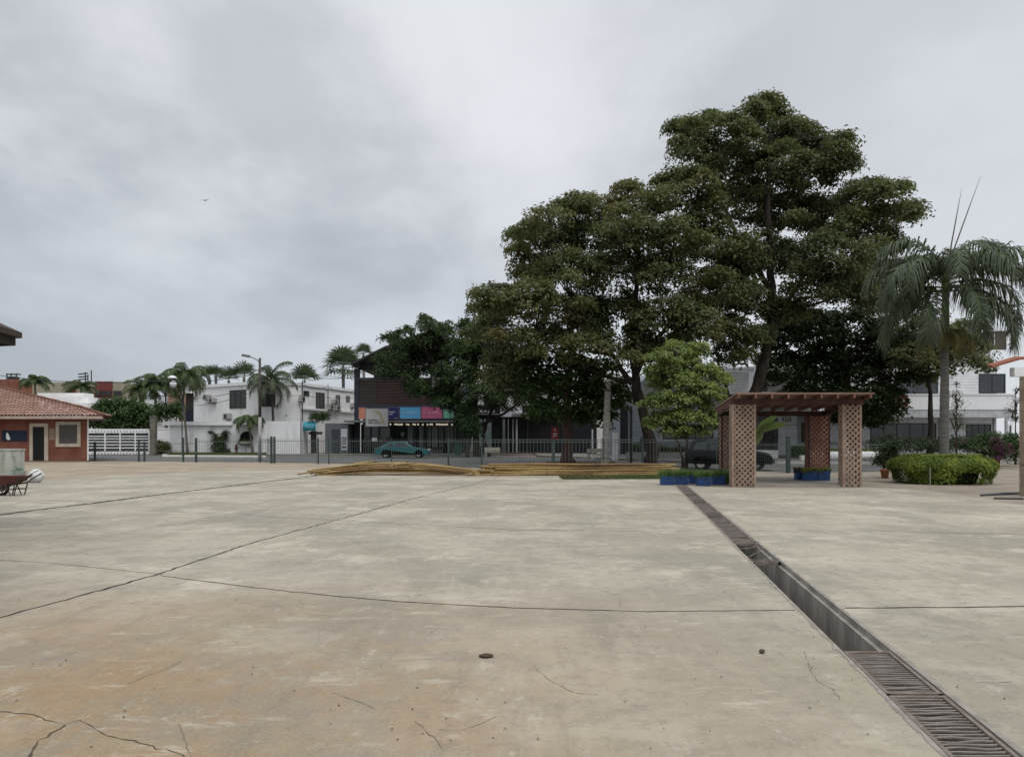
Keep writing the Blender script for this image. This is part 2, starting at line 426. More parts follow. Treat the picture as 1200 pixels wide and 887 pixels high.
MB().add([(x, y, .004) for x, y in left], [tuple(range(len(left)))[::-1]]).build('yard_slab', conc, kind='structure')
MB().add([(x, y, .004) for x, y in right], [tuple(range(len(right)))]).build('yard_slab', conc, kind='structure')
back = [(-30, -60), (40, -60), (40, T0), (-30, T0)]
MB().add([(x, y, .004) for x, y in back], [(0, 1, 2, 3)]).build('yard_slab', conc, kind='structure')
# walkway right and pad under the pergola
walk = mat('brown_path', (.3, .255, .2), .9, (.22, .185, .145), .7, bump=.4, bscale=25, dirt=(.32, .29, .25))
pp = [(858, 571.5), (1010, 571.5), (1060, 572.5), (1100, 577), (1145, 584), (1210, 593), (1330, 606), (1330, 541), (1190, 543), (1165, 545), (1040, 552), (884, 552.5)]
MB().add([(*G(*p), .0035) for p in pp], [tuple(range(len(pp)))]).build('path', walk, kind='structure')
padm = mat('pad_concrete', (.33, .3, .26), .9, (.25, .225, .195), 1.2, bump=.3)
MB().prism([G(884, 570.5), G(990, 570.5), G(985, 560), G(884, 560)], -.02, .07).build('path', padm, kind='structure')
# dusty strip between slab and fence
strip = mat('dusty_strip', (.34, .285, .21), .95, (.26, .215, .16), .4, bump=.5, bscale=10, dirt=(.17, .135, .1))
sp_ = [(-60, 577), (0, 569.5), (60, 562.5), (130, 558), (230, 552.5), (365, 550), (460, 557.5), (570, 559.5), (700, 559), (783, 558.5), (884, 560), (884, 552), (760, 549), (565, 548.5), (420, 543.5), (300, 541.6), (150, 540.6), (-60, 540)]
MB().add([(*G(*p), .0045) for p in sp_], [tuple(range(len(sp_)))]).build('pavement', strip, kind='structure')
# road
asph = mat('asphalt', (.085, .085, .085), .9, (.12, .118, .112), .6, bump=.4, bscale=40, dirt=(.15, .145, .135))
rd = [(-500, 54.5), G(150, 540.7), G(300, 541.7), G(420, 543.6), G(565, 548.6), G(760, 549.2), G(884, 552.2), G(1040, 552.2), (30, 37), (60, 36), (120, 36), (120, 47), (22, 47.5), (12, 49), (2, 66), (-8, 72), (-60, 71), (-500, 73)]
MB().add([(x, y, .003) for x, y in rd], [tuple(range(len(rd)))]).build('road', asph, kind='structure')
# far pavements with kerbs
kerb = mat('kerb_concrete', (.42, .41, .38), .85, (.33, .32, .3), 2)
pav = mat('pavement_slabs', (.22, .21, .19), .9, (.16, .15, .135), .8)
def pave(pts, h=.13, m=pav):
    MB().prism(pts, -.05, h).build('pavement', m, kind='structure')
pave([G(190, 536.5), G(312, 537.3), G(312, 532), G(190, 532)], .12, kerb)
pave([(2.2, 66.2), (12.2, 49.2), (22, 47.7), (120, 47.2), (120, 75), (2.2, 75)], .14)
MB().prism([(12.1, 48.95), (22, 47.45), (120, 46.95), (120, 47.2), (22, 47.7), (12.25, 49.2)], -.05, .15).build('kerb', kerb, kind='structure')
MB().prism([(-60, 72.3), (2, 72.3), (2, 80), (-60, 80)], -.05, .1).build('pavement', pav, kind='structure')

# joints and cracks
jm = mat('joint_filler', (.035, .03, .025), .95); jm2 = mat('joint_faint', (.16, .15, .13), .95)
def ribbon(name, pts, w, m, z=.0065, seed=1, jit=.3, sub=8, wj=.35):
    rng = random.Random(seed); P = [Vector(G(*p)) for p in pts]; Q = []
    for i in range(len(P) - 1):
        L = (P[i + 1] - P[i]).length; k = max(2, int(L * sub))
        for j in range(k): Q.append(P[i].lerp(P[i + 1], j / k))
    Q.append(P[-1]); vs = []; 
    for i, p in enumerate(Q):
        t = (Q[min(i + 1, len(Q) - 1)] - Q[max(i - 1, 0)]).normalized(); n = Vector((-t.y, t.x))
        p = p + n * rng.gauss(0, jit * w); ww = w * (1 + rng.uniform(-wj, wj)) / 2
        a = p + n * ww; b = p - n * ww; vs += [(a.x, a.y, z), (b.x, b.y, z)]
    MB().add(vs, [(2 * i, 2 * i + 1, 2 * i + 3, 2 * i + 2) for i in range(len(Q) - 1)]).build(name, m, kind='structure')
ribbon('slab_joint', [(186, 674.5), (300, 689), (400, 699.5), (480, 706), (600, 712.5), (760, 717), (932, 715.5)], .02, jm, seed=2)
ribbon('slab_joint', [(990, 713), (1100, 712), (1240, 710.5)], .03, jm, seed=3)
ribbon('slab_joint', [(-900, 950), (-400, 825), (-40, 735), (40, 713), (100, 697), (180, 674.5)], .034, jm, seed=4)
ribbon('slab_joint', [(180, 674.5), (300, 635), (400, 608), (480, 585.5), (572, 563)], .036, mat('joint_mid', (.06, .054, .045), .95), seed=5)
ribbon('slab_joint', [(-500, 670), (-20, 606), (40, 598), (100, 591), (200, 578), (300, 566), (372, 557.5)], .16, jm, seed=6, jit=.12)
ribbon('slab_joint', [(-500, 640), (-20, 655.5), (60, 660), (186, 673)], .014, mat('joint_mid2', (.09, .08, .065), .95), seed=7)
ribbon('slab_joint', [(160, 598), (260, 602), (395, 610), (600, 621), (735, 622.5), (838, 622)], .02, jm2, seed=8)
ribbon('slab_joint', [(872, 622), (1000, 622), (1230, 627)], .022, jm2, seed=9)
cm = mat('crack', (.09, .068, .045), .95); cmf = mat('hairline_crack', (.2, .17, .125), .95)
for i, (w, pts) in enumerate([
    (.006, [(-20, 833), (0, 834.5), (38, 838), (60, 846), (75, 850), (92, 845), (104, 850), (125, 862), (165, 871), (215, 885), (240, 900)]),
    (.011, [(75, 850), (58, 860), (46, 868), (30, 895)]),
    (.003, [(212, 776), (196, 784), (176, 791), (150, 802)]),
    (.004, [(625, 780), (640, 795), (655, 803), (672, 812)]), (.004, [(672, 812), (700, 815)]),
    (.004, [(390, 812), (412, 820), (440, 831)]),
    (.005, [(486, 845), (500, 858), (512, 868), (518, 878)]), (.004, [(515, 855), (540, 857), (560, 850), (584, 840)]),
    (.005, [(942, 764), (945, 772), (952, 790), (960, 800), (975, 808), (984, 820)]), (.004, [(975, 808), (990, 809)]),
    (.004, [(210, 848), (214, 862), (222, 880), (226, 895)]),
    (.003, [(700, 690), (726, 700), (727, 712)]),
    (.004, [(1145, 800), (1165, 801), (1185, 799)])]):
    ribbon('crack', pts, w, cm if w > .0058 else cmf, seed=20 + i, jit=1.1, sub=22, wj=.75)

# ------------------------------------------------------------------ drain
def along(d, off, z): return (TX(d) + off, d, z)
trm = mat('channel_concrete', (.34, .32, .28), .9, (.22, .205, .18), 3, bump=.6, bscale=18, stretch=(1, 1, .25), dirt=(.12, .11, .095), dscale=3.5)
prof = [(0, .004), (0, -.045), (.045, -.045), (.045, -.52), (TW - .045, -.52), (TW - .045, -.045), (TW, -.045), (TW, .004)]
ds = np.linspace(T0, T1, 60); vs = [along(d, x, z) for d in ds for x, z in prof]; k = len(prof)
fs = [(i * k + j, (i + 1) * k + j, (i + 1) * k + j + 1, i * k + j + 1) for i in range(len(ds) - 1) for j in range(k - 1)]
fs += [tuple(range(k)), tuple((len(ds) - 1) * k + j for j in range(k))]
MB().add(vs, fs).build('drain_channel', trm, kind='structure')
rim = mat('rim_mortar', (.3, .27, .235), .9, (.2, .18, .155), 5, bump=.5)
dr2 = np.concatenate([np.arange(T0, 9, .045), np.arange(9, T1, .2)])
for side in (0, 1):
    mb = MB(); rng = random.Random(side); j = 0
    for a, b in zip(dr2[:-1], dr2[1:]):
        x0, x1 = (-.035, 0) if side == 0 else (TW, TW + .04)
        j = j * .75 + rng.uniform(-.008, .008) + (rng.uniform(-.02, .02) if rng.random() < .06 else 0)
        if side == 0: x0 += j
        else: x1 += j
        mb.hexa([along(a, x0, .003), along(a, x1, .003), along(b, x1, .003), along(b, x0, .003), along(a, x0, .0075), along(a, x1, .0075), along(b, x1, .0075), along(b, x0, .0075)])
    mb.build('drain_kerb', rim, kind='structure')
mudm = mat('channel_mud', (.06, .05, .04), .95, (.1, .085, .07), 2)
MB().add([along(T0 + .1, .046, -.47), along(T0 + .1, TW - .046, -.47), along(T1 - .1, TW - .046, -.47), along(T1 - .1, .046, -.47)], [(0, 1, 2, 3)]).build('drain_mud', mudm, kind='structure')
barm = mat('grate_bars', (.16, .135, .115), .65, (.23, .2, .18), 6, metal=.1, bump=.3, bscale=40)
def grate(d0, L, label, group, seed, pitch=.04, miss=0, bent=.004, sag=0, tilt=0):
    rng = random.Random(seed); nb = int(L / pitch)
    rt = thing('drain_grate', label, 'drain grate', (TX(d0), d0, 0), group)
    fr = MB(); a, b = .01, TW - .012; g = .008
    fr.box; 
    def pt(dd, x, z): return (TX(d0 + dd) + x, d0 + dd, z - sag * math.sin(math.pi * dd / L))
    seg = 6
    for x in (a, b - .026):
        for i in range(seg):
            u, v = g + (L - 2 * g) * i / seg, g + (L - 2 * g) * (i + 1) / seg
            fr.hexa([pt(u, x, -.042), pt(u, x + .026, -.042), pt(v, x + .026, -.042), pt(v, x, -.042), pt(u, x, .002), pt(u, x + .026, .002), pt(v, x + .026, .002), pt(v, x, .002)])
    for u in (g, L - g - .03):
        fr.hexa([pt(u, a, -.04), pt(u, b, -.04), pt(u + .03, b, -.04), pt(u + .03, a, -.04), pt(u, a, .004), pt(u, b, .004), pt(u + .03, b, .004), pt(u + .03, a, .004)])
    fr.build('frame', steel, rt)
    for i in range(1, nb):
        if rng.random() < miss: continue
        u = L * i / nb; n = 6; pts = []
        b1 = rng.gauss(0, bent); b2 = rng.gauss(0, bent * 1.5); dz = rng.gauss(0, .003) - (sag * .8 * rng.random())
        for j in range(n + 1):
            t = j / n; x = a + .026 + (b - a - .052) * t
            pts.append(pt(u + b1 * math.sin(math.pi * t) + b2 * math.sin(2 * math.pi * t), x, -.012 + dz * math.sin(math.pi * t)))
        bm = MB(); w_ = .017 if pitch < .06 else .024
        for p in pts:
            for dy, dz2 in ((-w_ / 2, .004), (w_ / 2, .004), (w_ / 2, -.004), (-w_ / 2, -.004)): bm.v.append((p[0], p[1] + dy, p[2] + dz2))
        for q in range(n):
            for e in range(4): bm.f.append((4 * q + e, 4 * q + (e + 1) % 4, 4 * q + 4 + (e + 1) % 4, 4 * q + 4 + e))
        bm.build('bar', barm, rt)
    return rt
for i, (d0, L) in enumerate([(2.9, 1.0), (3.92, 1.0), (4.94, 1.0)]):
    grate(d0, L, ['rusty bar grate nearest the camera at the bottom right edge', 'rusty drain grate in the middle of the near run', 'rusty drain grate closing the near end of the open trench'][i], 'drain grates over the channel', 30 + i, pitch=.046, bent=.004)
grate(1.88, 1.0, 'rusty drain grate below the bottom of the photo', 'drain grates over the channel', 39, pitch=.043)
grate(10.2, 1.9, 'broken grate with bent and missing bars beside the open trench', 'drain grates over the channel', 40, pitch=.09, miss=.45, bent=.03, sag=.06)
dd = 12.15; i = 0
while dd < 25.6:
    L = 1.18; hole = i in (3, 6, 8)
    grate(dd, L, 'dark gappy drain grate missing several bars on the far drain run' if hole else 'closed rusty grate on the far drain run toward the blue crates', 'drain grates over the channel', 50 + i, pitch=.05 if not hole else .08, miss=.5 if hole else .05, bent=.008)
    dd += L + .015; i += 1

# litter on the slab
rng = np.random.default_rng(5)
def lump(name, px, py, r, m, label, cat, flat_=.5):
    x, d = G(px, py); mb = MB(); rr = random.Random(px); n = 10
    rings = []
    for i in range(7):
        ph = math.pi * i / 6
        rings.append([(x + r * (1 + rr.uniform(-.25, .25)) * math.sin(ph) * math.cos(6.283 * k / n), d + r * .8 * math.sin(ph) * math.sin(6.283 * k / n) * (1 + rr.uniform(-.2, .2)), .004 + r * flat_ * (1 - math.cos(ph)) / 1) for k in range(n)])
    vs = [p for ring in rings for p in ring]
    fs = [(i * n + k, i * n + (k + 1) % n, (i + 1) * n + (k + 1) % n, (i + 1) * n + k) for i in range(6) for k in range(n)]
    mb.add(vs, fs); return single(mb, name, m, label, cat, smooth=True)
lump('dirt_clod', 570, 770, .055, mat('dried_dung', (.07, .045, .03), .95, bump=.5), 'flat brown clod of dried mud lying on the open slab', 'dirt clod', .2)
lump('stone', 893, 766, .022, mat('dark_stone', (.1, .08, .06), .9), 'small dark stone lying on the slab left of the drain', 'stone', .8)
n = 110; pxs = rng.uniform(20, 1180, n); pys = 600 + 280 * rng.uniform(0, 1, n) ** .6
Pn = np.array([[gx(a, gd(b)), gd(b), .012] for a, b in zip(pxs, pys)])
Pn = Pn[(Pn[:, 0] < TX(Pn[:, 1]) - .1) | (Pn[:, 0] > TX(Pn[:, 1]) + TW + .1)]
lf = leafmesh('leaf_litter', Pn, np.array([[0, 0, 1.]]) + rng.normal(size=(len(Pn), 3)) * .25, .017, .01, mat('dry_litter', (.06, .04, .025), .9), None, rng)
lf['kind'] = 'stuff'

# ------------------------------------------------------------------ brick guardhouse (left)
SK = -.565
def skew(o, y0=52.0):
    for ob in [o] + list(o.children_recursive):
        if ob.type == 'MESH':
            off = WL[o.name]
            for v in ob.data.vertices:
                y = v.co.y + off[1]
                if y > y0 + 1.06: v.co.x += SK * (y - y0 - 1.06)
def guardhouse():
    d = 53.0; F = flat(d)
    rt = thing('guardhouse', 'low red brick guardhouse with terracotta tiled hip roof', 'building', (gx(103, d) - 5, d, 0))
    brick = brickmat('red_brick', (.24, .085, .055), (.19, .066, .045), (.2, .12, .09))
    x1 = gx(103, d); mb = MB(); mb.box(x1 - 17.5, x1, d, d + 8, 0, 3.12); mb.build('wall', brick, rt)
    m = MB(); m.box(x1 - 17.6, x1 + .1, d - .12, d + 8.1, -.05, .09); m.build('plinth', mat('plinth', (.2, .14, .12), .9), rt)
    # roof, barrel tiles running up the slope
    ex0, ex1, ey0, ey1, zb, za, ax, ay = -48.2, gx(122, 52), 52.0, 62.0, 3.13, 5.5, -36.5, 57.0
    tile = mat('terracotta_tiles', (.32, .195, .155), .85, (.23, .13, .1), 1.8, dirt=(.15, .1, .08), dscale=2.2, bump=.3, stretch=(1, 1, 1))
    mb = MB(); pw = .26
    def col(fn, u0, u1, vm, n=6):  # half pipe columns
        pass
    nx = int((ex1 - ex0) / pw)
    for face in ('front', 'back'):
        sy = 1 if face == 'front' else -1; y0 = ey0 if face == 'front' else ey1
        for i in range(nx):
            xa = ex0 + i * pw; xm = xa + pw / 2
            vm = min((xm - ex0) / (ax - ex0), (ex1 - xm) / (ex1 - ax)); vm = max(.01, min(1, vm))
            steps = max(1, int(vm * 14))
            for k in range(steps):
                v0, v1 = vm * k / steps, vm * (k + 1) / steps
                vs = []
                for v, lift in ((v0, .035), (v1, 0)):
                    for j in range(5):
                        t = j / 4; h = math.sin(math.pi * t) * .08 + lift
                        vs.append((xa + pw * t, y0 + sy * (5 * v), zb + (za - zb) * v + h))
                mb.add(vs, [(j, j + 1, 5 + j + 1, 5 + j) for j in range(4)])
    ny = int((ey1 - ey0) / pw)
    for face in (0, 1):
        for i in range(ny):
            ya = ey0 + i * pw; ym = ya + pw / 2; vm = max(.01, 1 - abs(ym - ay) / 5)
            xx0, sx = (ex1, -(ex1 - ax)) if face else (ex0, ax - ex0)
            steps = max(1, int(vm * 20))
            for k in range(steps):
                v0, v1 = vm * k / steps, vm * (k + 1) / steps; vs = []
                for v, lift in ((v0, .035), (v1, 0)):
                    for j in range(5):
                        t = j / 4; vs.append((xx0 + sx * v, ya + pw * t, zb + (za - zb) * v + math.sin(math.pi * t) * .08 + lift))
                mb.add(vs, [(j, j + 1, 5 + j + 1, 5 + j) for j in range(4)])
    roof = mb.build('roof', tile, rt, smooth=True)
    m = MB(); A = (ax, ay, za + .05)
    for cx, cy in ((ex0, ey0), (ex1, ey0), (ex1, ey1), (ex0, ey1)):
        m.tube([Vector((cx, cy, zb + .06)).lerp(Vector(A), t / 20) + Vector((0, 0, .03 * (t % 2))) for t in range(21)], .11, 8)
    m.build('hip_cap', mat('hip_tiles', (.17, .085, .06), .9, bump=.4), roof, smooth=True)
    m = MB(); m.box(ex0 + .1, ex1 - .1, ey0 + .05, ey1 - .05, zb - .12, zb - .01); m.build('soffit', mat('eave_wood', (.32, .25, .2), .8), rt)
    m = MB(); m.box(ex0 + .1, ex1 - .1, ey0, ey0 + .045, zb - .2, zb - .005); m.build('fascia', mat('fascia_paint', (.42, .34, .29), .7), rt)
    # door
    m = MB(); F.rect(m, 35.5, 39, 496, 541.3, 0, .1); F.rect(m, 52.8, 57, 496, 541.3, 0, .1); F.rect(m, 39, 52.8, 496, 500, 0, .1)
    dr = m.build('door', cream, rt)
    m = MB(); F.rect(m, 39, 52.8, 500, 541, .003, .02); m.build('opening', mat('door_dark', (.006, .007, .008), .6), dr)
    window(F, 66, 95, 494, 523.5, rt, mat('lattice_pane', (.09, .085, .08), .5), cream, bars=0, fw=.22, out=.09)
    m = MB(); a = F.pt(69.5); b = F.pt(91.5); z0, z1 = F.z(80, 520), F.z(80, 497)
    for k in range(-8, 12):
        for sgn in (1, -1):
            x = a.x + k * .16; p = [(x, z0), (x + sgn * (z1 - z0), z1)]
            # clip to window
            pts = []
            for t in np.linspace(0, 1, 9):
                xx = p[0][0] + (p[1][0] - p[0][0]) * t; zz = z0 + (z1 - z0) * t
                if a.x <= xx <= b.x: pts.append((xx, d - .03, zz))
            if len(pts) > 1: m.beam(pts[0], pts[-1], .012, .012)
    m.build('window_grille', mat('grille', (.16, .15, .14), .6), rt)
    m = MB(); F.rect(m, 57.8, 64.5, 502, 515.5, 0, .03); m.build('wall_panel', mat('tan_panel', (.3, .22, .16), .8), rt)
    m = MB(); F.rect(m, 2.5, 31.5, 504.5, 517, .005, .05); sg = m.build('sign', mat('navy_sign', (.012, .022, .05), .6), rt)
    m = MB(); c = [F.P(x, y, .056) for x, y in ((8, 508), (9.5, 506.6), (12, 512), (12.6, 515), (9.5, 515.6), (7.6, 513))]
    c2 = [p + Vector((0, .004, 0)) for p in c]; n_ = len(c)
    m.add(c + c2, [tuple(range(n_)), tuple(range(2 * n_ - 1, n_ - 1, -1))] + [(i, (i + 1) % n_, n_ + (i + 1) % n_, n_ + i) for i in range(n_)])
    m.build('white_emblem', whitetrim, sg)
    m = MB(); m.tube([(x1 + .03, d - .05, .1), (x1 + .03, d - .05, 3.05)], .05, 8); m.build('downpipe', whitetrim, rt)
    skew(rt)
guardhouse()

# roof corner poking in at the far left
def pavilion():
    d = 14.0; tip = P3(26, 390, d)
    rt = thing('pavilion_roof', 'dark timber hip roof corner poking in at the left edge', 'roof', (tip.x - 3, d + 1, 0))
    x1, z0 = tip.x, tip.z; dk = mat('roof_soffit', (.07, .052, .04), .85, (.035, .028, .024), 4, stretch=(1, 6, 1))
    m = MB(); H = 2.0; th = .1
    u1 = Vector((.2, -1, 0)).normalized(); u2 = Vector((-1, .3, 0)).normalized(); Q = Vector((x1, d, z0)); Ln = 9
    A = [tuple(Q), tuple(Q + u2 * Ln), tuple(Q + u2 * Ln + u1 * Ln), tuple(Q + u1 * Ln)]; cc = Q + (u1 + u2) * Ln / 2; cx, cy = cc.x, cc.y
    m.add(A + [(cx, cy, z0 + H)], [(0, 1, 4), (3, 0, 4), (2, 3, 4), (1, 2, 4)])
    m.add([(p[0], p[1], p[2] - th) for p in A], [(3, 2, 1, 0)])
    for i in range(4):
        a, b = A[i], A[(i + 1) % 4]
        m.add([a, b, (b[0], b[1], b[2] - th), (a[0], a[1], a[2] - th)], [(0, 1, 2, 3)])
    m.build('roof', dk, rt)
    m = MB(); zz = z0 - th - .003
    for i in range(4):
        a, b = Vector(A[i]).lerp(cc, .03), Vector(A[(i + 1) % 4]).lerp(cc, .03); a.z = b.z = zz - .07
        m.beam(a, b, .08, .14)
    m.build('beam', mat('beam_dark', (.03, .022, .018), .8), rt)
    pm = mat('pillar_plaster', (.4, .37, .33), .9)
    for q in A:
        q = Vector(q).lerp(cc, .22); px, py = q.x, q.y; m = MB(); m.box(px - .16, px + .16, py - .16, py + .16, 0, z0 - th - .15); m.build('pillar', pm, rt)
    l = P3(1, 402, d - .3)
    m = MB(); m.tube([(l.x - .5, l.y, z0 - th - .1), (l.x - .5, l.y, l.z + .03)], .012, 6); m.tube([(l.x - .55, l.y, l.z), (l.x + .03, l.y, l.z)], .03, 8); m.build('lamp_arm', dark, rt)
pavilion()

# concrete tank block, wheelbarrow, sack
d = gd(557); F = flat(d)
m = MB(); x1 = gx(21, d); x1 -= .15; m.box(x1 - 2.2, x1, d, d + .7, 0, 1.1); m.box(x1 - 2.23, x1 + .03, d - .03, d + .73, 1.1, 1.16)
single(m, 'concrete_tank', mat('mossy_plaster', (.45, .46, .42), .9, (.36, .38, .33), 1.5, dirt=(.16, .18, .13), dscale=1.6), 'pale mossy concrete tank beside the brick guardhouse', 'tank')
m = MB(); rr = random.Random(4)
c = P3(25, 551, d)
for k in range(4):
    pts = [(c.x + .32 * math.cos(t * .5 + k) * (.5 + .5 * t / 14) + .05 * k, d - .3 + .22 * math.sin(t * .5 + k), .03 + .05 * k + .22 * max(0, math.sin(t * .35 + k))) for t in range(15)]
    m.tube(pts, .018, 6)
single(m, 'garden_hose', mat('green_hose', (.05, .12, .07), .6, (.3, .33, .3), 4), 'tangled green and white hose beside the concrete tank', 'hose', smooth=True)
def wheelbarrow():
    d = gd(580.5); s = d / F0; x0 = gx(-9, d)
    rt = thing('wheelbarrow', 'rusty red wheelbarrow standing in front of the concrete tank', 'wheelbarrow', (gx(8, d), d, 0))
    red = mat('rusty_red_tray', (.13, .035, .03), .7, (.075, .035, .028), 8, bump=.3); dk = mat('barrow_frame', (.03, .022, .02), .7)
    xl, xr = gx(-13, d), gx(30.5, d); zt, zb = gz(557.5, d), gz(567, d)
    m = MB(); T = [(xl, d - .3, zt + .0), (xr, d - .3, zt), (xr, d + .32, zt), (xl, d + .32, zt)]
    Bm = [(xl + .22, d - .2, zb), (xr - .28, d - .2, zb), (xr - .28, d + .2, zb), (xl + .22, d + .2, zb)]
    T2 = [(xl + .03, d - .27, zt), (xr - .03, d - .27, zt), (xr - .03, d + .29, zt), (xl + .03, d + .29, zt)]
    B2 = [(p[0], p[1], zb + .02) for p in Bm]
    vs = Bm + T + T2 + B2
    fs = [(3, 2, 1, 0)] + [(i, (i + 1) % 4, 4 + (i + 1) % 4, 4 + i) for i in range(4)] + [(4 + i, 4 + (i + 1) % 4, 8 + (i + 1) % 4, 8 + i) for i in range(4)] + [(8 + i, 8 + (i + 1) % 4, 12 + (i + 1) % 4, 12 + i) for i in range(4)] + [(12, 13, 14, 15)]
    m.add(vs, fs); m.build('tray', red, rt)
    m = MB()
    for y in (d - .22, d + .22):
        m.tube([(gx(2, d), d + (y - d) * .4, .2), (gx(10, d), y, zb - .03), (gx(26, d), y, zb + .02), (gx(31, d), y, zb + .12), (gx(33, d) + .25, y, zb + .3)], .018, 8)
    m.build('handle', dk, rt, smooth=True)
    for y in (d - .24, d + .24):
        m = MB(); m.tube([(gx(11, d), y, zb), (gx(8, d), y, .0)], .016, 6); m.tube([(gx(13, d), y, zb), (gx(19, d), y, .0)], .016, 6)
        m.tube([(gx(26, d), y, zb), (gx(22.5, d), y, .0)], .016, 6); m.tube([(gx(10, d), y, zb - .15), (gx(25, d), y, zb - .15)], .016, 6)
        m.build('leg', dk, rt)
    wx = gx(1, d); R0 = .2
    m = MB(); m.tube([(wx + R0 * math.cos(a), d, R0 + .02 + R0 * math.sin(a)) for a in np.linspace(0, 2 * math.pi, 25)], .045, 8, cap=False)
    w = m.build('wheel', tyre, rt, smooth=True)
    m = MB(); m.tube([(wx, d - .05, R0 + .02), (wx, d + .05, R0 + .02)], .11, 12); m.build('rim', mat('barrow_rim', (.22, .17, .13), .7), w)
wheelbarrow()
def sack():
    d = gd(565.5); rt = thing('sack', 'full white plastic sack slumped beside the wheelbarrow', 'sack', (gx(40, d), d, 0))
    rng = np.random.default_rng(3); me_pts = []
    m = MB(); n = 20; K = 12; sc = d / F0
    for (cx, w, h, dy) in ((41, 9.0, 16, 0), (34, 6.5, 9, -.05)):
        c = gx(cx, d); vs = []
        for i in range(K + 1):
            t = i / K; r = (math.sin(math.pi * min(.97, t * .82 + .14)) ** .7) * w * sc; z = t * h * sc
            for k in range(n):
                a = 6.283 * k / n; q = 1 + .09 * math.sin(3 * a + 5 * t + cx) + .06 * math.sin(7 * a + 9 * t)
                vs.append((c + r * q * math.cos(a) + t * .05, d + dy + .8 * r * q * math.sin(a), z + (.02 * math.sin(5 * a + 3) if 0 < i < K else 0)))
        fs = [(i * n + k, i * n + (k + 1) % n, (i + 1) * n + (k + 1) % n, (i + 1) * n + k) for i in range(K) for k in range(n)] + [tuple(range(n - 1, -1, -1)), tuple(K * n + k for k in range(n))]
        m.add(vs, fs)
    m.build('bag', mat('white_plastic_weave', (.6, .61, .6), .6, (.5, .51, .5), 5, bump=.5, bscale=9), rt, smooth=True)
    m = MB(); m.tube([P3(29.5, 563.5, d - .45), P3(34, 559, d - .4), P3(39, 554, d - .33), P3(45, 551, d - .22)], .014, 6); m.build('strap', dark, rt, smooth=True)
sack()

# ------------------------------------------------------------------ sliding gate with posts (left)
def gate():
    d = 73.0; F = flat(d); rt = thing('sliding_gate', 'white metal sliding gate with horizontal bars beside brick guardhouse', 'gate', (gx(140, d), d, 0))
    y0, y1 = 503, 534; m = MB(); a, b = 100, 175
    F.rect(m, a, b, 502.5, 507.5, 0, .05); F.rect(m, a, b, 529, 533, 0, .05)
    for x in (100, 122.6, 140.2, 158, 174.2): F.rect(m, x, x + 1.4, 507.5, 529, -.01, .06)
    for y in (510.6, 513.6, 517, 520.6, 524.2): F.rect(m, a, b, y, y + 1.2, 0.005, .04)
    m.build('gate_frame', whitetrim, rt)
    m = MB()
    for i in range(18):
        x = 108 + i * 3.7
        for y in (505, 530.6): F.rect(m, x, x + 1, y, y + 1.2, .052, .06)
    m.build('cutout', dark, rt)
    m = MB(); F.rect(m, a, b, 507.5, 529, -.06, -.04); m.build('shade_backing', mat('gate_shade', (.07, .075, .075), .8), rt)  # plain dark sheet behind the bars, its colour standing in for shade
gate()
d = 72.0; m = MB(); m.box(gx(175.5, d), gx(181.5, d), d, d + .5, 0, gz(489, d)); m.box(gx(175, d), gx(182, d), d - .05, d + .55, gz(489, d), gz(487.5, d))
single(m, 'gate_pillar', mat('stone_pillar', (.2, .18, .155), .9, (.12, .11, .095), 3, bump=.6, bscale=7), 'weathered stone gate pillar right of the white sliding gate', 'pillar')

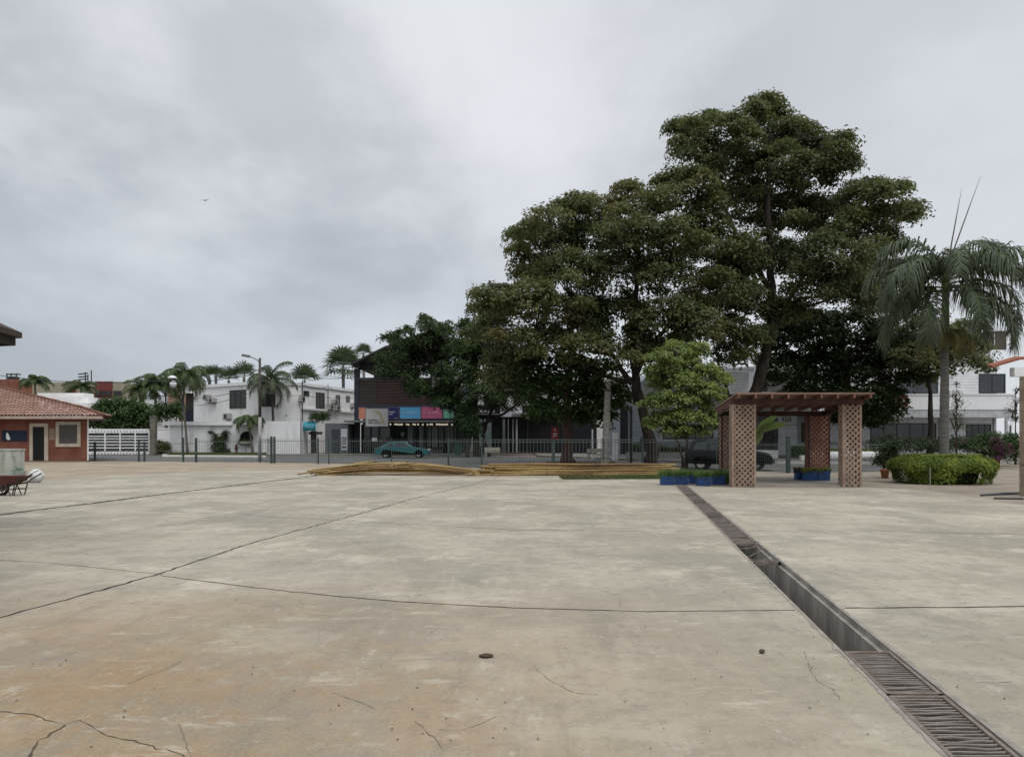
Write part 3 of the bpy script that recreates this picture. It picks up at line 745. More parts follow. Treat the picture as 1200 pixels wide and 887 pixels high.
# ------------------------------------------------------------------ white garden wall and white house
def garden_wall():
    A = (gx(199, 74), 74); B = (gx(312, 73.5), 73.5); F = Fac(A, B)
    rt = thing('garden_wall', 'long white garden wall with flat capping and round opening', 'wall', (A[0], A[1], 0))
    m = MB(); z1 = gz(497.5, 74); 
    ox, oz, orad = 288.5, 513.5, 8.2; c = F.pt(ox); cz = F.z(ox, oz); rr = orad * 74 / F0
    # wall around a round hole
    t0, t1 = F.pt(199), F.pt(312); hl, hr = c - F.t * rr * 1.15, c + F.t * rr * 1.15
    F.slab(m, t0, hl, 0, z1, -.2, 0); F.slab(m, hr, t1, 0, z1, -.2, 0)
    n = 24; pts_o, pts_i = [], []
    for k in range(n + 1):
        a = 2 * math.pi * k / n; s_ = 1 / max(abs(math.cos(a)), abs(math.sin(a)))
        pi_ = c + F.t * rr * math.cos(a); po = c + F.t * rr * 1.15 * math.cos(a) * s_
        zi = cz + rr * math.sin(a); zo = cz + (rr * 1.15 * math.sin(a) * s_)
        pts_i.append((pi_, zi)); pts_o.append((po, zo))
    for k in range(n):
        (a1, z_1), (a2, z_2) = pts_i[k], pts_i[k + 1]; (b1, w1), (b2, w2) = pts_o[k], pts_o[k + 1]; q = F.n * -.2
        m.add([(a1.x, a1.y, z_1), (a2.x, a2.y, z_2), (b2.x, b2.y, w2), (b1.x, b1.y, w1)], [(0, 1, 2, 3)])
        m.add([(a1.x, a1.y, z_1), (a2.x, a2.y, z_2), (a2.x + q.x, a2.y + q.y, z_2), (a1.x + q.x, a1.y + q.y, z_1)], [(0, 1, 2, 3)])
    F.slab(m, hl, hr, 0, cz - rr * 1.15, -.2, 0); F.slab(m, hl, hr, cz + rr * 1.15, z1, -.2, 0)
    m.build('wall', whitewall, rt)
    m = MB(); F.rect(m, 192.5, 273, 494, 498.3, -.5, .3); m.build('capping', whitetrim, rt)
    m = MB(); F.rect(m, 192, 199, 498.3, 500, -2, .1)
    m2 = MB(); F.slab(m2, hl, hr, cz - rr * 1.1, cz + rr * 1.1, -.45, -.4); m2.build('opening', mat('opening_dark', (.02, .025, .02), .9), rt)
    m = MB(); p = F.pt(288.5); m.lathe((p.x, p.y + .05, cz - rr * .98), [(.1, 0), (.62, .1), (.72, .36), (.66, .36), (.3, .2)], 16); m.build('planter', mat('white_planter', (.5, .5, .46), .8), rt, smooth=True)
garden_wall()
# taller segment and narrow gate
F = flat(74.5); m = MB(); F.rect(m, 312, 353, 493.5, 533.5, -.25, 0); m.box(gx(352, 74.5), gx(353, 74.5), 74.5, 77, 0, gz(493.5, 74.5))
single(m, 'boundary_wall', mat('white_wall_tall', (.76, .765, .77), .85, (.7, .7, .71), .6, dirt=(.55, .55, .55)), 'tall plain white wall beneath the house behind the utility pole', 'wall')
m = MB(); F2 = flat(74.1)
F2.rect(m, 307.5, 318, 513, 514, 0, .04)
for x in np.linspace(307.5, 317.5, 7): F2.rect(m, x, x + .5, 513, 534.5, 0, .03)
F2.rect(m, 307.5, 318, 531, 532, 0, .04)
rt = thing('garden_gate', 'narrow white pedestrian gate in the white wall beside utility pole', 'gate', (gx(312, 74), 74, 0)); m.build('gate_frame', whitetrim, rt)
m = MB(); F2.rect(m, 307.8, 317.8, 514, 533, -.06, -.02); m.build('gate_panel', mat('gate_panel', (.42, .43, .44), .7), rt)

def white_house():
    H = 7.25; A, B, C, D = (gx(227, 83), 83), (gx(305, 76.2), 76.2), (gx(352, 78), 78), (gx(417, 90), 90)
    rt = thing('white_house', 'two storey white house with flat roof and barred windows', 'building', (gx(310, 80), 80, 0))
    m = MB(); m.prism([A, B, C, D, (D[0] + 2, 104), (A[0] - 2, 104)], 0, H); m.build('wall', white, rt)
    m = MB(); c = [Vector(p) for p in (A, B, C, D)]
    for a, b in ((A, B), (B, C), (C, D)): F = Fac(a, b); F.slab(m, Vector(a), Vector(b), H - .28, H + .02, .002, .16)
    m.build('parapet', whitetrim, rt)
    f1, f2, f3 = Fac(A, B), Fac(B, C), Fac(C, D)
    blind = lined('barred_glass', (.07, .072, .07), (.02, .02, .02), .17, .45, .4, axis='x')
    window(f1, 269.5, 288.5, 457, 478.5, rt, blind, dark, 2)
    window(f2, 306, 322.5, 455, 476.5, rt, blind, dark, 1)
    window(f3, 355.5, 362, 458, 464, rt, glassd, dark, 0); window(f3, 370, 380, 460, 480, rt, blind, dark, 1)
    window(f3, 393.5, 398, 463, 481, rt, glassd, dark, 0); window(f3, 405.5, 409.5, 464, 471, rt, glassd, dark, 0)
    # dark recessed balcony on the left corner
    F = flat(84.0); m = MB(); F.rect(m, 218, 227.5, 461, 494, 0, .1); b = m.build('balcony', mat('balcony_shade', (.04, .035, .032), .8), rt)
    m = MB(); F.rect(m, 218, 228, 480, 494, .102, .14); m.build('railing', mat('navy_rail', (.015, .018, .03), .6), b)
    m = MB(); F.rect(m, 213, 228, 453, 461, -4, .6); m.build('roof_overhang', whitetrim, rt)
    # lower storey extension
    m = MB(); f3.rect(m, 352.5, 417, 480, 482, .002, .25); m.build('ledge', white, rt)
    # conduits
    for px, y0, y1 in ((353.2, 448, 532),):
        p = f3.P(px, y0, .2); m = MB(); m.tube([(p.x, p.y - .3, H + .2), (p.x, p.y - .3, 0)], .05, 8); m.build('drainpipe', dark, rt)
    p = f3.P(383.5, 450, .1); m = MB(); m.tube([(p.x, p.y, p.z), (p.x, p.y, f3.z(383.5, 492))], .04, 6); m.build('drainpipe', dark, rt)
    # stain dots
    m = MB(); p = f2.P(335.5, 486.5, .03); m.lathe((p.x, p.y, p.z), [(.06, -.06), (.09, 0), (.06, .06)], 8); m.build('vent', dark, rt)
    return f1, f2, f3
f1, f2, f3 = white_house()
def ac(F, px0, px1, py0, py1, label):
    rt = thing('air_conditioner', label, 'air conditioner', F.P((px0 + px1) / 2, py1, .2), 'air conditioner units on the white house')
    m = MB(); F.rect(m, px0, px1, py0, py1, .05, .45); m.build('casing', mat('ac_casing', (.42, .42, .4), .6), rt)
    a = F.pt((px0 + px1) / 2) + F.n * .47; zc = F.z((px0 + px1) / 2, (py0 + py1) / 2); r = abs(py1 - py0) * a.y / F0 * .38
    n = 16; m = MB(); t = F.t; nn = F.n
    vs = [(a.x + t.x * r * math.cos(6.283 * k / n) + nn.x * e, a.y + t.y * r * math.cos(6.283 * k / n) + nn.y * e, zc + r * math.sin(6.283 * k / n)) for e in (0, .03) for k in range(n)]
    m.add(vs, [tuple(range(n)), tuple(range(2 * n - 1, n - 1, -1))] + [(k, (k + 1) % n, n + (k + 1) % n, n + k) for k in range(n)]); m.build('fan_grille', dark, rt)
    m = MB(); F.rect(m, px0, px1, py1, py1 + .7, .002, .47); m.build('bracket', dark, rt)
ac(f1, 241.5, 247.5, 462.5, 468, 'upper left air conditioner high on the white house wall')
ac(f1, 247.8, 254, 466.5, 471.5, 'air conditioner just right of the upper left one')
ac(f1, 265.5, 271.5, 484.5, 491, 'air conditioner low on the wall above the garden wall')
ac(f3, 381.5, 387.8, 473.5, 480, 'left one of the paired air conditioners beside the grey pipe')
ac(f3, 389, 395.5, 474.5, 481, 'right one of the paired air conditioners beside the narrow window')
ac(f3, 387.5, 392.5, 468, 473, 'small air conditioner above the paired units')
ac(f3, 349.5, 352.8, 464, 471, 'air conditioner box left of the dark drainpipe')
ac(f3, 410.5, 414, 472.5, 477.5, 'air conditioner near the dark shop building edge')

# turquoise awning with plant box above, grey shop
d = 76; F = flat(d)
rt = thing('shop_awning', 'rolled turquoise fabric awning sign on the white house', 'awning', P3(365, 505, d))
m = MB(); F.rect(m, 353.5, 357, 494.5, 504, .7, .95); m.build('end_board', whitetrim, rt)
p0, p1 = F.pt(357), F.pt(373); m = MB(); rng_ = random.Random(2)
vs = []; K = 14
for i in range(K + 1):
    x = p0.x + (p1.x - p0.x) * i / K; w = .06 * math.sin(i * 1.7)
    for y, z in ((0, 493.8), (-.7, 495.5 + w), (-.95, 499 + w * 8), (-.95, 504.5 + w * 6), (-.8, 504.8)): vs.append((x, d + y + w, gz(z, d)))
m.add(vs, [(i * 5 + j, (i + 1) * 5 + j, (i + 1) * 5 + j + 1, i * 5 + j + 1) for i in range(K) for j in range(4)])
m.build('canopy', mat('turquoise_fabric', (.02, .2, .28), .6, (.05, .3, .38), 3), rt, smooth=True)
text('lettering', 'NAILS', (F.pt(361).x, d - 1.02, gz(501.5, d)), .3, mat('pale_letter', (.3, .5, .55), .6), rt, F, .8)
m = MB(); F.rect(m, 365, 371, 505, 531, .002, .3); F.rect(m, 363, 378, 506, 509, .05, .5)
single(m, 'doorway', mat('dark_doorway', (.03, .03, .03), .7), 'dark shop doorway under the turquoise awning', 'doorway')
def grey_shop():
    d = 75.0; F = flat(d); rt = thing('grey_kiosk', 'grey kiosk with dark door below the long flat canopy', 'building', (gx(394, d), d, 0))
    m = MB(); m.box(gx(381, d), gx(408, d), d, d + 5, 0, gz(496, d)); m.build('wall', mat('kiosk_grey', (.12, .13, .14), .8), rt)
    m = MB(); F.rect(m, 389, 398, 503, 532.5, .002, .06); m.build('door', mat('kiosk_door', (.045, .05, .06), .6), rt)
    rt2 = thing('wall_poster', 'tall white poster with dark graphic shapes on grey kiosk', 'poster', P3(404, 527, d - .06))
    m = MB(); F.rect(m, 399.8, 407, 502.5, 527.5, .01, .05); m.build('panel', mat('poster_white', (.45, .47, .5), .6), rt2)
    m = MB()
    for (a, b, c, e) in ((401, 403, 512, 514), (404, 406, 512.5, 515), (402, 404.5, 515.5, 517.5), (401, 406, 523, 525), (403, 405.5, 518.5, 520), (401, 402, 519, 521)): F.rect(m, a, b, c, e, .052, .06)
    m.build('graphic', dark, rt2)
grey_shop()

# ------------------------------------------------------------------ dark shop building with maroon screen
def dark_building():
    d = 77.0; F = flat(d); rt = thing('shop_building', 'dark steel shop building with maroon mesh screen and sloping roof', 'building', (gx(470, d), d, 0))
    m = MB(); F.rect(m, 415, 421, 432, 533, -.5, 0); F.rect(m, 421, 536, 474, 478, -.3, .05); m.build('frame', mat('steel_frame', (.03, .035, .045), .6), rt)
    mar = lined('maroon_screen', (.06, .035, .032), (.02, .015, .015), .3, .3, .8, dirt=(.035, .025, .025))
    mg = lined('grey_screen', (.055, .045, .042), (.02, .018, .018), .3, .3, .8)
    xs = [(421, 440, mg), (440, 472, mar), (472, 505, mar)]
    for a, b, mm in xs:
        m = MB(); F.rect(m, a + .3, b - .2, 444, 474, -.12, -.05); m.build('mesh_screen', mm, rt)
    m = MB(); F.rect(m, 439.6, 440.8, 432, 474, -.15, .02); F.rect(m, 471.4, 472.6, 425, 474, -.15, .02); F.rect(m, 504.5, 506, 420, 474, -.15, .02); F.rect(m, 421, 505, 442.5, 444, -.1, .02); m.build('frame', dark, rt)
    # back wall glimpsed above the screen
    m = MB(); m.box(gx(421, d), gx(480, d), d + 8, d + 8.2, 4, 9); m.build('back_wall', mat('grey_back', (.14, .125, .11), .9), rt)
    # sloping roof
    e0 = P3(411, 425.5, d - 1.6); e1 = P3(452, 405, d - 1.6); e2 = P3(540, 398, d - 1.6)
    m = MB()
    for a, b in ((e0, e1), (e1, e2)):
        m.hexa([a + Vector((0, 0, -.22)), b + Vector((0, 0, -.22)), b + Vector((0, 12, -.22)), a + Vector((0, 12, -.22)), a, b, b + Vector((0, 12, 0)), a + Vector((0, 12, 0))])
    m.build('roof', mat('dark_roof', (.035, .035, .035), .7), rt)
    m = MB()
    for px in (430, 440, 450, 462, 475, 490): 
        t = (px - 411) / 41 if px < 452 else 1; m.beam(P3(px, 425.5 - 20 * min(t, 1) + 3, d - 1.2), P3(px, 425.5 - 20 * min(t, 1) + 3, d + 8), .1, .2)
    m.build('roof_beam', dark, rt)
    m = MB(); F.rect(m, 421, 480, 424.5, 433.5, -.2, -.08); m.v = [(x, y, min(z, 9.8)) for x, y, z in m.v]; m.build('lintel', mat('lintel_dark', (.03, .03, .03), .8), rt)
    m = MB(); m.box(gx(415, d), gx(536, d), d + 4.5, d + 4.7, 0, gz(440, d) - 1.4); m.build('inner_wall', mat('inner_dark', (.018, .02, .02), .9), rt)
    # shopfront
    m = MB(); F.rect(m, 408.5, 536, 493, 495.2, -3, 2.2); cn = m.build('canopy', mat('canopy_grey', (.17, .18, .18), .6), rt)
    m = MB()
    for x in (409, 421, 431.5, 441.5, 455, 470, 484, 499, 515, 530):
        F.rect(m, x, x + .8, 497, 533.5, -1.0, -.9)
    m.build('mullion', mat('mullion', (.06, .075, .075), .5), rt)
    m = MB(); F.rect(m, 421, 456, 497, 533, -1.3, -1.25); m.build('shop_glass', glassmat('shop_glass', (.02, .03, .03)), rt)
    cur = lined('curtain', (.26, .27, .27), (.1, .1, .1), .32, .3, .9, axis='x')
    for a, b in ((476, 482.5), (489.5, 494.5), (499.5, 503.5), (505, 511.5), (513.5, 518), (521, 534)):
        m = MB(); F.rect(m, a, b, 498, 524 if b < 520 else 519, -1.22, -1.18); m.build('curtain', cur, rt)
    m = MB(); p = F.pt(470.3); 
    m.lathe((p.x, p.y + .9, gz(512, d)), [(.05, 0), (.16, .1), (.22, .3), (.14, .5), (.05, .52)], 12); m.build('lantern', mat('paper_lantern', (.3, .31, .33), .8), rt)
    m = MB()
    for x in (506, 512, 518): m.box(gx(505, d), gx(519, d), d - .3 - .35 * ((x - 506) / 6), d, 0, .5 - .16 * ((x - 506) / 6))
    m.build('step', mat('step_grey', (.1, .095, .09), .9), rt)
dark_building()
# string of bulbs under the canopy
d = 75.5; F = flat(d); rt = thing('string_lights', 'string of small pale bulbs under the shop canopy', 'string lights', P3(490, 496, d))
rr = random.Random(8); m = MB(); m.tube([P3(x, 495.7 + .3 * math.sin(x), d) for x in range(457, 535, 3)], .012, 4); m.build('cable', dark, rt)
m = MB(); x = 457.5
while x < 534:
    p = P3(x, 496.6 + rr.uniform(-.2, .3), d); m.lathe((p.x, p.y, p.z - .09), [(.02, .12), (.085, .07), (.1, .02), (.05, -.04), (.01, -.06)], 8); x += rr.choice([1.9, 2.2, 3.4, 5.5])
bm_, nt, out = newmat('lit_bulb'); em = N(nt, 'Emission'); em.inputs[0].default_value = (1, .86, .68, 1); em.inputs[1].default_value = .5; nt.links.new(em.outputs[0], out.inputs[0])
m.build('bulb', bm_, rt, smooth=True)
# sign panels
def sign(F, x0, x1, y0, y1, col, label, name='sign', parts=None, o=.12, th=.1, frame=True):
    rt = thing(name, label, 'sign', F.P((x0 + x1) / 2, y1, o)); m = MB(); F.rect(m, x0, x1, y0, y1, o, o + th)
    m.build('panel', mat('sign_' + label.replace(' ', '_')[:40], col, .5, tuple(c * .9 for c in col)), rt)
    if frame:
        m = MB(); e = .35
        F.rect(m, x0 - e, x1 + e, y0 - e, y0, o - .02, o + th + .03); F.rect(m, x0 - e, x1 + e, y1, y1 + e, o - .02, o + th + .03)
        F.rect(m, x0 - e, x0, y0, y1, o - .02, o + th + .03); F.rect(m, x1, x1 + e, y0, y1, o - .02, o + th + .03); m.build('frame', mat('sign_frame', (.2, .19, .25), .5), rt)
    return rt
F = flat(77.0)
def lett(rt, F, s, x, y, h, w, m=whitetrim, o=.23):
    p = F.P(x, y, o); return text('lettering', s, (p.x, p.y, p.z), h * p.y / F0, m, rt, F, w * p.y / F0)
sign(F, 421, 430, 477.5, 490.8, (.5, .2, .14), 'salmon sign panel at the left end of the sign row')
rt = sign(F, 455, 467, 477.5, 490.5, (.02, .02, .11), 'navy sign panel with small white lines'); lett(rt, F, 'NUEVO', 456, 483.5, 1.4, 7.5); lett(rt, F, 'SALON', 456, 486, 1.2, 4.5); lett(rt, F, 'tel.', 463, 490, 1, 3)
rt = sign(F, 469, 493, 477, 490.5, (.09, .33, .55), 'light blue sign panel with pale lettering'); lett(rt, F, 'CHUBB', 471, 485.2, 2.8, 18, mat('pale_blue_letter', (.35, .6, .75), .5))
rt = sign(F, 494.2, 518.2, 476.5, 490.2, (.42, .1, .2), 'pink sign panel with pale lettering'); lett(rt, F, 'CHUBB', 496.5, 484.8, 2.8, 18, mat('pale_pink_letter', (.65, .35, .42), .5))
rt = sign(F, 520, 532, 476.5, 490, (.12, .33, .22), 'green sign panel at the right end of the sign row'); lett(rt, F, 'ropa', 522, 480.5, 2, 6); lett(rt, F, 'y mas', 522, 484, 1.6, 8)
F = flat(74.2)
rt = sign(F, 429, 455, 478.5, 499.5, (.48, .48, .46), 'large white shop sign with tan swoosh hanging from canopy', o=0, th=.14)
lett(rt, F, 'PAPA', 432, 493.5, 2.3, 11, dark, .15); lett(rt, F, 'BRUJAS', 432, 496.6, 2.3, 13, dark, .15)
for cc, pts in (((.45, .36, .22), [(436, 481.2), (440, 480.6), (444, 482), (447, 485), (449, 489), (450.2, 493), (451.2, 496), (448.5, 496), (447.3, 491), (445, 486.5), (441.5, 483.2)]), ((.5, .4, .33), [(444.3, 490), (446.6, 491.5), (448, 496.3), (443, 496.3), (445, 494)])):
    m = MB(); a = [F.P(x, y, .15) for x, y in pts]; b = [F.P(x, y, .156) for x, y in pts]; k = len(a)
    m.add(a + b, [tuple(range(k)), tuple(range(2 * k - 1, k - 1, -1))] + [(i, (i + 1) % k, k + (i + 1) % k, k + i) for i in range(k)]); m.build('swoosh', mat('swoosh%.2f' % cc[2], cc, .6), rt)
m = MB(); F.rect(m, 436, 441.5, 513.2, 517, 0, .04); rt = thing('notice', 'small white notice hanging on the shopfront behind teal car', 'notice', P3(439, 517, 74)); m.build('panel', whitetrim, rt); lett(rt, F, 'SE VENDE', 436.7, 515.8, 1.2, 4.2, dark, .045)

# ------------------------------------------------------------------ black store and its white upper building
def black_store():
    d = 76.0; F = flat(d); rt = thing('store_building', 'black fronted store with white script fascia below trees', 'building', (gx(620, d), d, 0))
    m = MB(); m.box(gx(536, d), gx(700, d), d + .5, d + 9, 0, gz(475, d)); m.build('wall', black, rt)
    m = MB(); F.rect(m, 548, 586, 475, 487, -.3, .2); m.build('fascia', black, rt)
    m = MB(); F.rect(m, 586, 612, 475.5, 488.5, -.2, .25); fa = m.build('fascia', mat('fascia_white', (.5, .5, .56), .6), rt)
    m = MB(); F.rect(m, 612, 672, 475, 489, -.3, .2); m.build('fascia', black, rt)
    m = MB(); F.rect(m, 548, 585, 485.2, 485.8, .21, .23); F.rect(m, 600, 640, 484.5, 485.4, .3, 1.2); m.build('ledge', mat('ledge_grey', (.3, .3, .31), .6), rt)
    lett(rt, F, 'kasa', 561, 483.5, 4.6, 19, whitetrim, .22); lett(rt, F, 'LOSA', 588, 481.5, 3.4, 20, black, .27); lett(rt, F, 'wes', 616, 482, 4.2, 19, whitetrim, .22)
    for a, b, cc in ((560, 565, (.2, .25, .25)), (567, 576, (.16, .2, .2)), (589, 592, (.12, .14, .15)), (595.2, 596.2, (.3, .3, .3)), (600.5, 601.8, (.35, .35, .36)), (604.5, 606.5, (.45, .45, .46)), (618, 619, (.05, .055, .06)), (550, 554, (.3, .31, .3))):
        m = MB(); F.rect(m, a, b, 491, 530, .05, .12); m.build('door_panel', mat('panel%.2f' % cc[0], cc, .6), rt)
    m = MB(); F.rect(m, 583, 640, 530, 534.5, -.2, 1.2); m.build('step', mat('brick_step', (.13, .075, .065), .9), rt)
    m = MB(); p = F.P(618.5, 489, .6); m.box(p.x - .2, p.x + .2, p.y - .1, p.y + .1, p.z - .15, p.z + .12); m.build('spotlight', mat('lamp_grey', (.35, .37, .4), .5), rt)
    rt = thing('white_block', 'white upper storeys glimpsed through the trees behind the store', 'building', (gx(600, 82), 82, 0))
    m = MB(); m.box(gx(506, 82), gx(735, 82), 82, 92, 0, gz(436, 82)); m.build('wall', white, rt); F = flat(82)
    m = MB()
    for x in (515, 532, 549, 566, 584, 602, 620, 640, 660, 680, 700):
        window(F, x, x + 8, 444, 456, rt, glassd, dark, 0); window(F, x + 1, x + 8, 463, 474, rt, glassd, dark, 0)
    F.rect(m, 506, 735, 457.5, 460, .002, .3); m.build('ledge', whitetrim, rt)
black_store()
m = MB(); p = P3(527.5, 458.5, 73); m.lathe(p, [(.02, -.15), (.3, -.1), (.32, .05), (.2, .2), (.02, .25)], 12)
rt = thing('globe_lamp', 'white globe lamp among the leaves right of the maroon screen', 'lamp', (p.x, p.y, 0)); m.build('globe', mat('opal_glass', (.6, .6, .6), .3), rt, smooth=True)
m = MB(); m.tube([(p.x, p.y, .1), (p.x, p.y, p.z - .12)], .05, 8); m.build('post', dark, rt)

# ------------------------------------------------------------------ grey clapboard house (centre right)
def grey_house():
    d = 60.0; F = flat(d); rt = thing('clapboard_house', 'grey clapboard house with gable behind the leaning tree', 'building', (gx(790, d), d, 0))
    sid = lined('grey_siding', (.3, .33, .36), (.11, .12, .13), .22, .14, .7)
    m = MB(); x0, x1 = gx(733, d), gx(842, d); m.prism([(x0, d), (x1, d), (x1, d + 12), (x0, d + 12)], 0, gz(462, d))
    m.build('wall', sid, rt)
    m = MB(); zt = gz(462, d); xm = gx(770, d); ap = gz(432, d)
    m.add([(x0, d, zt), (x1, d, zt), (x1, d, ap), (xm, d, ap), (x0, d + 12, zt), (x1, d + 12, zt), (x1, d + 12, ap), (xm, d + 12, ap)], [(0, 1, 2, 3), (7, 6, 5, 4), (0, 3, 7, 4), (3, 2, 6, 7)]); m.build('gable', sid, rt)
    m = MB(); F.rect(m, 733, 842, 515, 517, .002, .14); F.rect(m, 774, 776, 497, 515, .002, .08); F.rect(m, 836, 841, 470, 533, .002, .1); m.build('trim', mat('grey_white_trim', (.42, .43, .44), .7), rt)
    window(F, 776.5, 836, 497, 514, rt, glassd, dark, 3, name='window')
    m = MB(); F.rect(m, 726, 735, 478, 532, .3, .45); m.build('side_gate', mat('gate_dark', (.02, .022, .024), .7), rt)
grey_house()

# ------------------------------------------------------------------ white buildings (right)
def right_buildings():
    d = 58.5; F = flat(d)
    sid = lined('white_siding', (.75, .76, .77), (.3, .31, .32), .24, .1, .7, dirt=(.4, .4, .4))
    rt = thing('corner_house', 'white boarded house with entrance porch behind the pergola', 'building', (gx(880, d), d, 0))
    m = MB(); m.box(gx(842, d), gx(975, d), d + 3, d + 13, 0, gz(425, d)); m.build('wall', sid, rt)
    m = MB(); m.box(gx(850, d), gx(885, d), d + 1.6, d + 3, gz(462, d), gz(434, d)); F.rect(m, 846, 888, 430, 434, -3, -.9); m.build('bay', sid, rt)
    fb = flat(d + 3); window(fb, 885, 899, 438, 463, rt, glassd, mat('wood_frame', (.08, .055, .045), .7), 1)
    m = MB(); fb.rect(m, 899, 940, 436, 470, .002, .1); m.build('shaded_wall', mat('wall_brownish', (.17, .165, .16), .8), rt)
    m = MB(); m.box(gx(840, d), gx(966, d), d - .6, d + 3, gz(462, d), gz(459.5, d)); m.build('balcony_edge', whitetrim, rt)
    m = MB(); m.box(gx(884, d), gx(966, d), d - .4, d + 3, gz(487, d), gz(485, d)); m.build('canopy', whitetrim, rt)
    m = MB(); F.rect(m, 912, 934, 487, 533, -.3, 0); m.build('entrance_wall', mat('entry_white', (.42, .43, .44), .75), rt)
    m = MB(); F.rect(m, 934, 966, 487, 533, -.5, -.35); m.build('entrance_wall', mat('entry_grey', (.26, .28, .29), .8), rt)
    m = MB(); F.rect(m, 941, 952, 495, 518, -.34, -.3); m.build('shutter', mat('brown_shutter', (.06, .045, .04), .7), rt)
    m = MB(); F.rect(m, 912, 934, 497.5, 498, .002, .01); m.build('red_stripe', mat('red_stripe', (.35, .06, .06), .6), rt)
    m = MB(); F.rect(m, 916.5, 926.8, 489, 493.5, .01, .05); pl = m.build('plaque', mat('plaque', (.07, .065, .05), .5), rt)
    p = F.P(918.5, 492.8, .06); text('lettering', '171', (p.x, p.y, p.z), .2, whitetrim, pl, F, .4)
    m = MB()
    for x in np.arange(886.5, 912, 2.1): F.rect(m, x, x + .5, 500, 531.5, -.1, -.05)
    for y in (500, 517, 531): F.rect(m, 886, 912, y, y + .6, -.12, -.02)
    for k in range(9): m.beam(F.P(895 + k * 1.9, 515, .03), F.P(897.5 + k * 1.7, 503, .03), .05, .04)
    F.rect(m, 893, 897, 500, 533, -.1, 0)
    m.build('gate', mat('gate_brown', (.045, .03, .028), .6), rt)
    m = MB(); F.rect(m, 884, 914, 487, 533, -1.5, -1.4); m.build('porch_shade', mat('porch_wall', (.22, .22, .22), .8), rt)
    # second building
    d = 61.0; F = flat(d); rt = thing('white_villa', 'white three storey villa with long balcony band behind the royal palm', 'building', (gx(1080, d), d, 0))
    m = MB(); m.box(gx(975, d), gx(1191, d), d + 2.5, d + 14, 0, gz(425, d)); m.build('wall', sid, rt)
    m = MB(); F.rect(m, 975, 1191, 462.5, 480, -.2, 0); F.rect(m, 975, 1191, 480, 489, -2.5, -.25 + .0); m.build('balcony', mat('balcony_white', (.8, .81, .82), .6, (.75, .76, .77), 1), rt)
    m = MB(); F.rect(m, 974.5, 1191.5, 461.5, 463, -.25, .06); m.build('balcony_edge', whitetrim, rt)
    m = MB(); F.rect(m, 975, 1191, 480, 488.9, -.25, -.05); m.build('balcony_band', mat('band_grey', (.5, .51, .52), .6), rt)
    fw = flat(d + 2.5)
    window(fw, 1147, 1178, 438, 461, rt, glass, dark, 1); window(fw, 1050, 1099, 437, 461.5, rt, glass, dark, 1)
    window(fw, 1132, 1161, 497, 518, rt, glassd, dark, 3); window(fw, 1020, 1097, 496, 518, rt, glassd, dark, 4)
    window(fw, 1181, 1186, 497, 513, rt, glassd, whitetrim, 0, fw=.1)
    m = MB()
    for x in (1099.5, 1163.5, 1177): fw.rect(m, x, x + 2.5, 489, 530, .002, .15)
    fw.rect(m, 975, 1191, 518, 520.5, .002, .2); m.build('trim', mat('villa_trim', (.4, .41, .42), .7), rt)
    m = MB(); m.box(gx(1040, d), gx(1190, d), d + 3.2, d + 13, gz(425, d), gz(405, d)); m.build('upper_wall', mat('upper_grey', (.33, .33, .32), .8), rt)
    m = MB(); m.box(gx(1120, d), gx(1190, d), d + 3.2, d + 11, gz(405, d), gz(374, d)); m.build('upper_wall', mat('upper_grey', (.33, .33, .32), .8), rt)
    fw2 = flat(d + 3.2); window(fw2, 1150, 1180, 387, 411, rt, mat('bronze_glass', (.09, .075, .06), .2), whitetrim, 1); window(fw2, 1183, 1188, 387, 411, rt, glassd, whitetrim, 0)
    m = MB(); m.box(gx(1118, d), gx(1192, d), d + 2.8, d + 11.5, gz(374, d), gz(370, d)); m.build('roof', whitetrim, rt)
    # red tile roof + gate wall at right
    rt = thing('tiled_canopy', 'red tiled canopy with white gable at the right edge', 'roof', (gx(1190, 40), 40, 0)); d = 40.0
    m = MB(); A = P3(1163, 431, d); B_ = P3(1196, 421.5, d); C_ = P3(1300, 421.5, d); dz = .12
    for a, b in ((A, B_), (B_, C_)): m.hexa([a, b, b + Vector((0, .5, .1)), a + Vector((0, .5, .1)), a + Vector((0, 0, dz)), b + Vector((0, 0, dz)), b + Vector((0, .5, .1 + dz)), a + Vector((0, .5, .1 + dz))])
    m.build('tiles', mat('orange_tiles', (.32, .12, .075), .85, (.22, .09, .06), 6), rt)
    m = MB(); a = P3(1189, 430.5, d - .1); b = P3(1300, 441, d - .1); m.box(a.x, b.x, d - .1, d + .3, b.z, a.z); m.box(gx(1200, d), gx(1215, d), d + .0, d + .25, 0, b.z); m.build('gable_wall', whitetrim, rt)
right_buildings()
d = 60.6; F = flat(d)
rt = sign(F, 1045, 1062.5, 464, 476.5, (.2, .025, .025), 'small red sign box with white mark on the villa balcony', o=.1, frame=False)
m = MB(); F.rect(m, 1054, 1059, 468.6, 470.4, .21, .23); F.rect(m, 1055.5, 1057.5, 467.4, 468.6, .21, .23); F.rect(m, 1047, 1050, 470, 471, .21, .23); m.build('emblem', whitetrim, rt)
d = gd(582); m = MB(); xq = gx(1194.5, d + .3); m.box(xq, xq + .9, d, d + .3, 0, gz(441, d)); m.box(xq - .03, xq + .93, d - .03, d + .33, .9, .96)
single(m, 'stone_pillar', brickmat('tan_stone', (.33, .27, .19), (.26, .2, .14), (.2, .17, .13), .4, .3, .02), 'tan stone clad pillar cut by the right picture edge', 'pillar')
m = MB(); x_, y_ = G(1105, 583); m.tube([(*G(1150, 581.5), .012), (*G(1175, 580), .03), (*G(1195, 579), .02)], .05, 6); m.tube([(*G(1165, 585), .02), (*G(1199, 585.5), .025)], .04, 6)
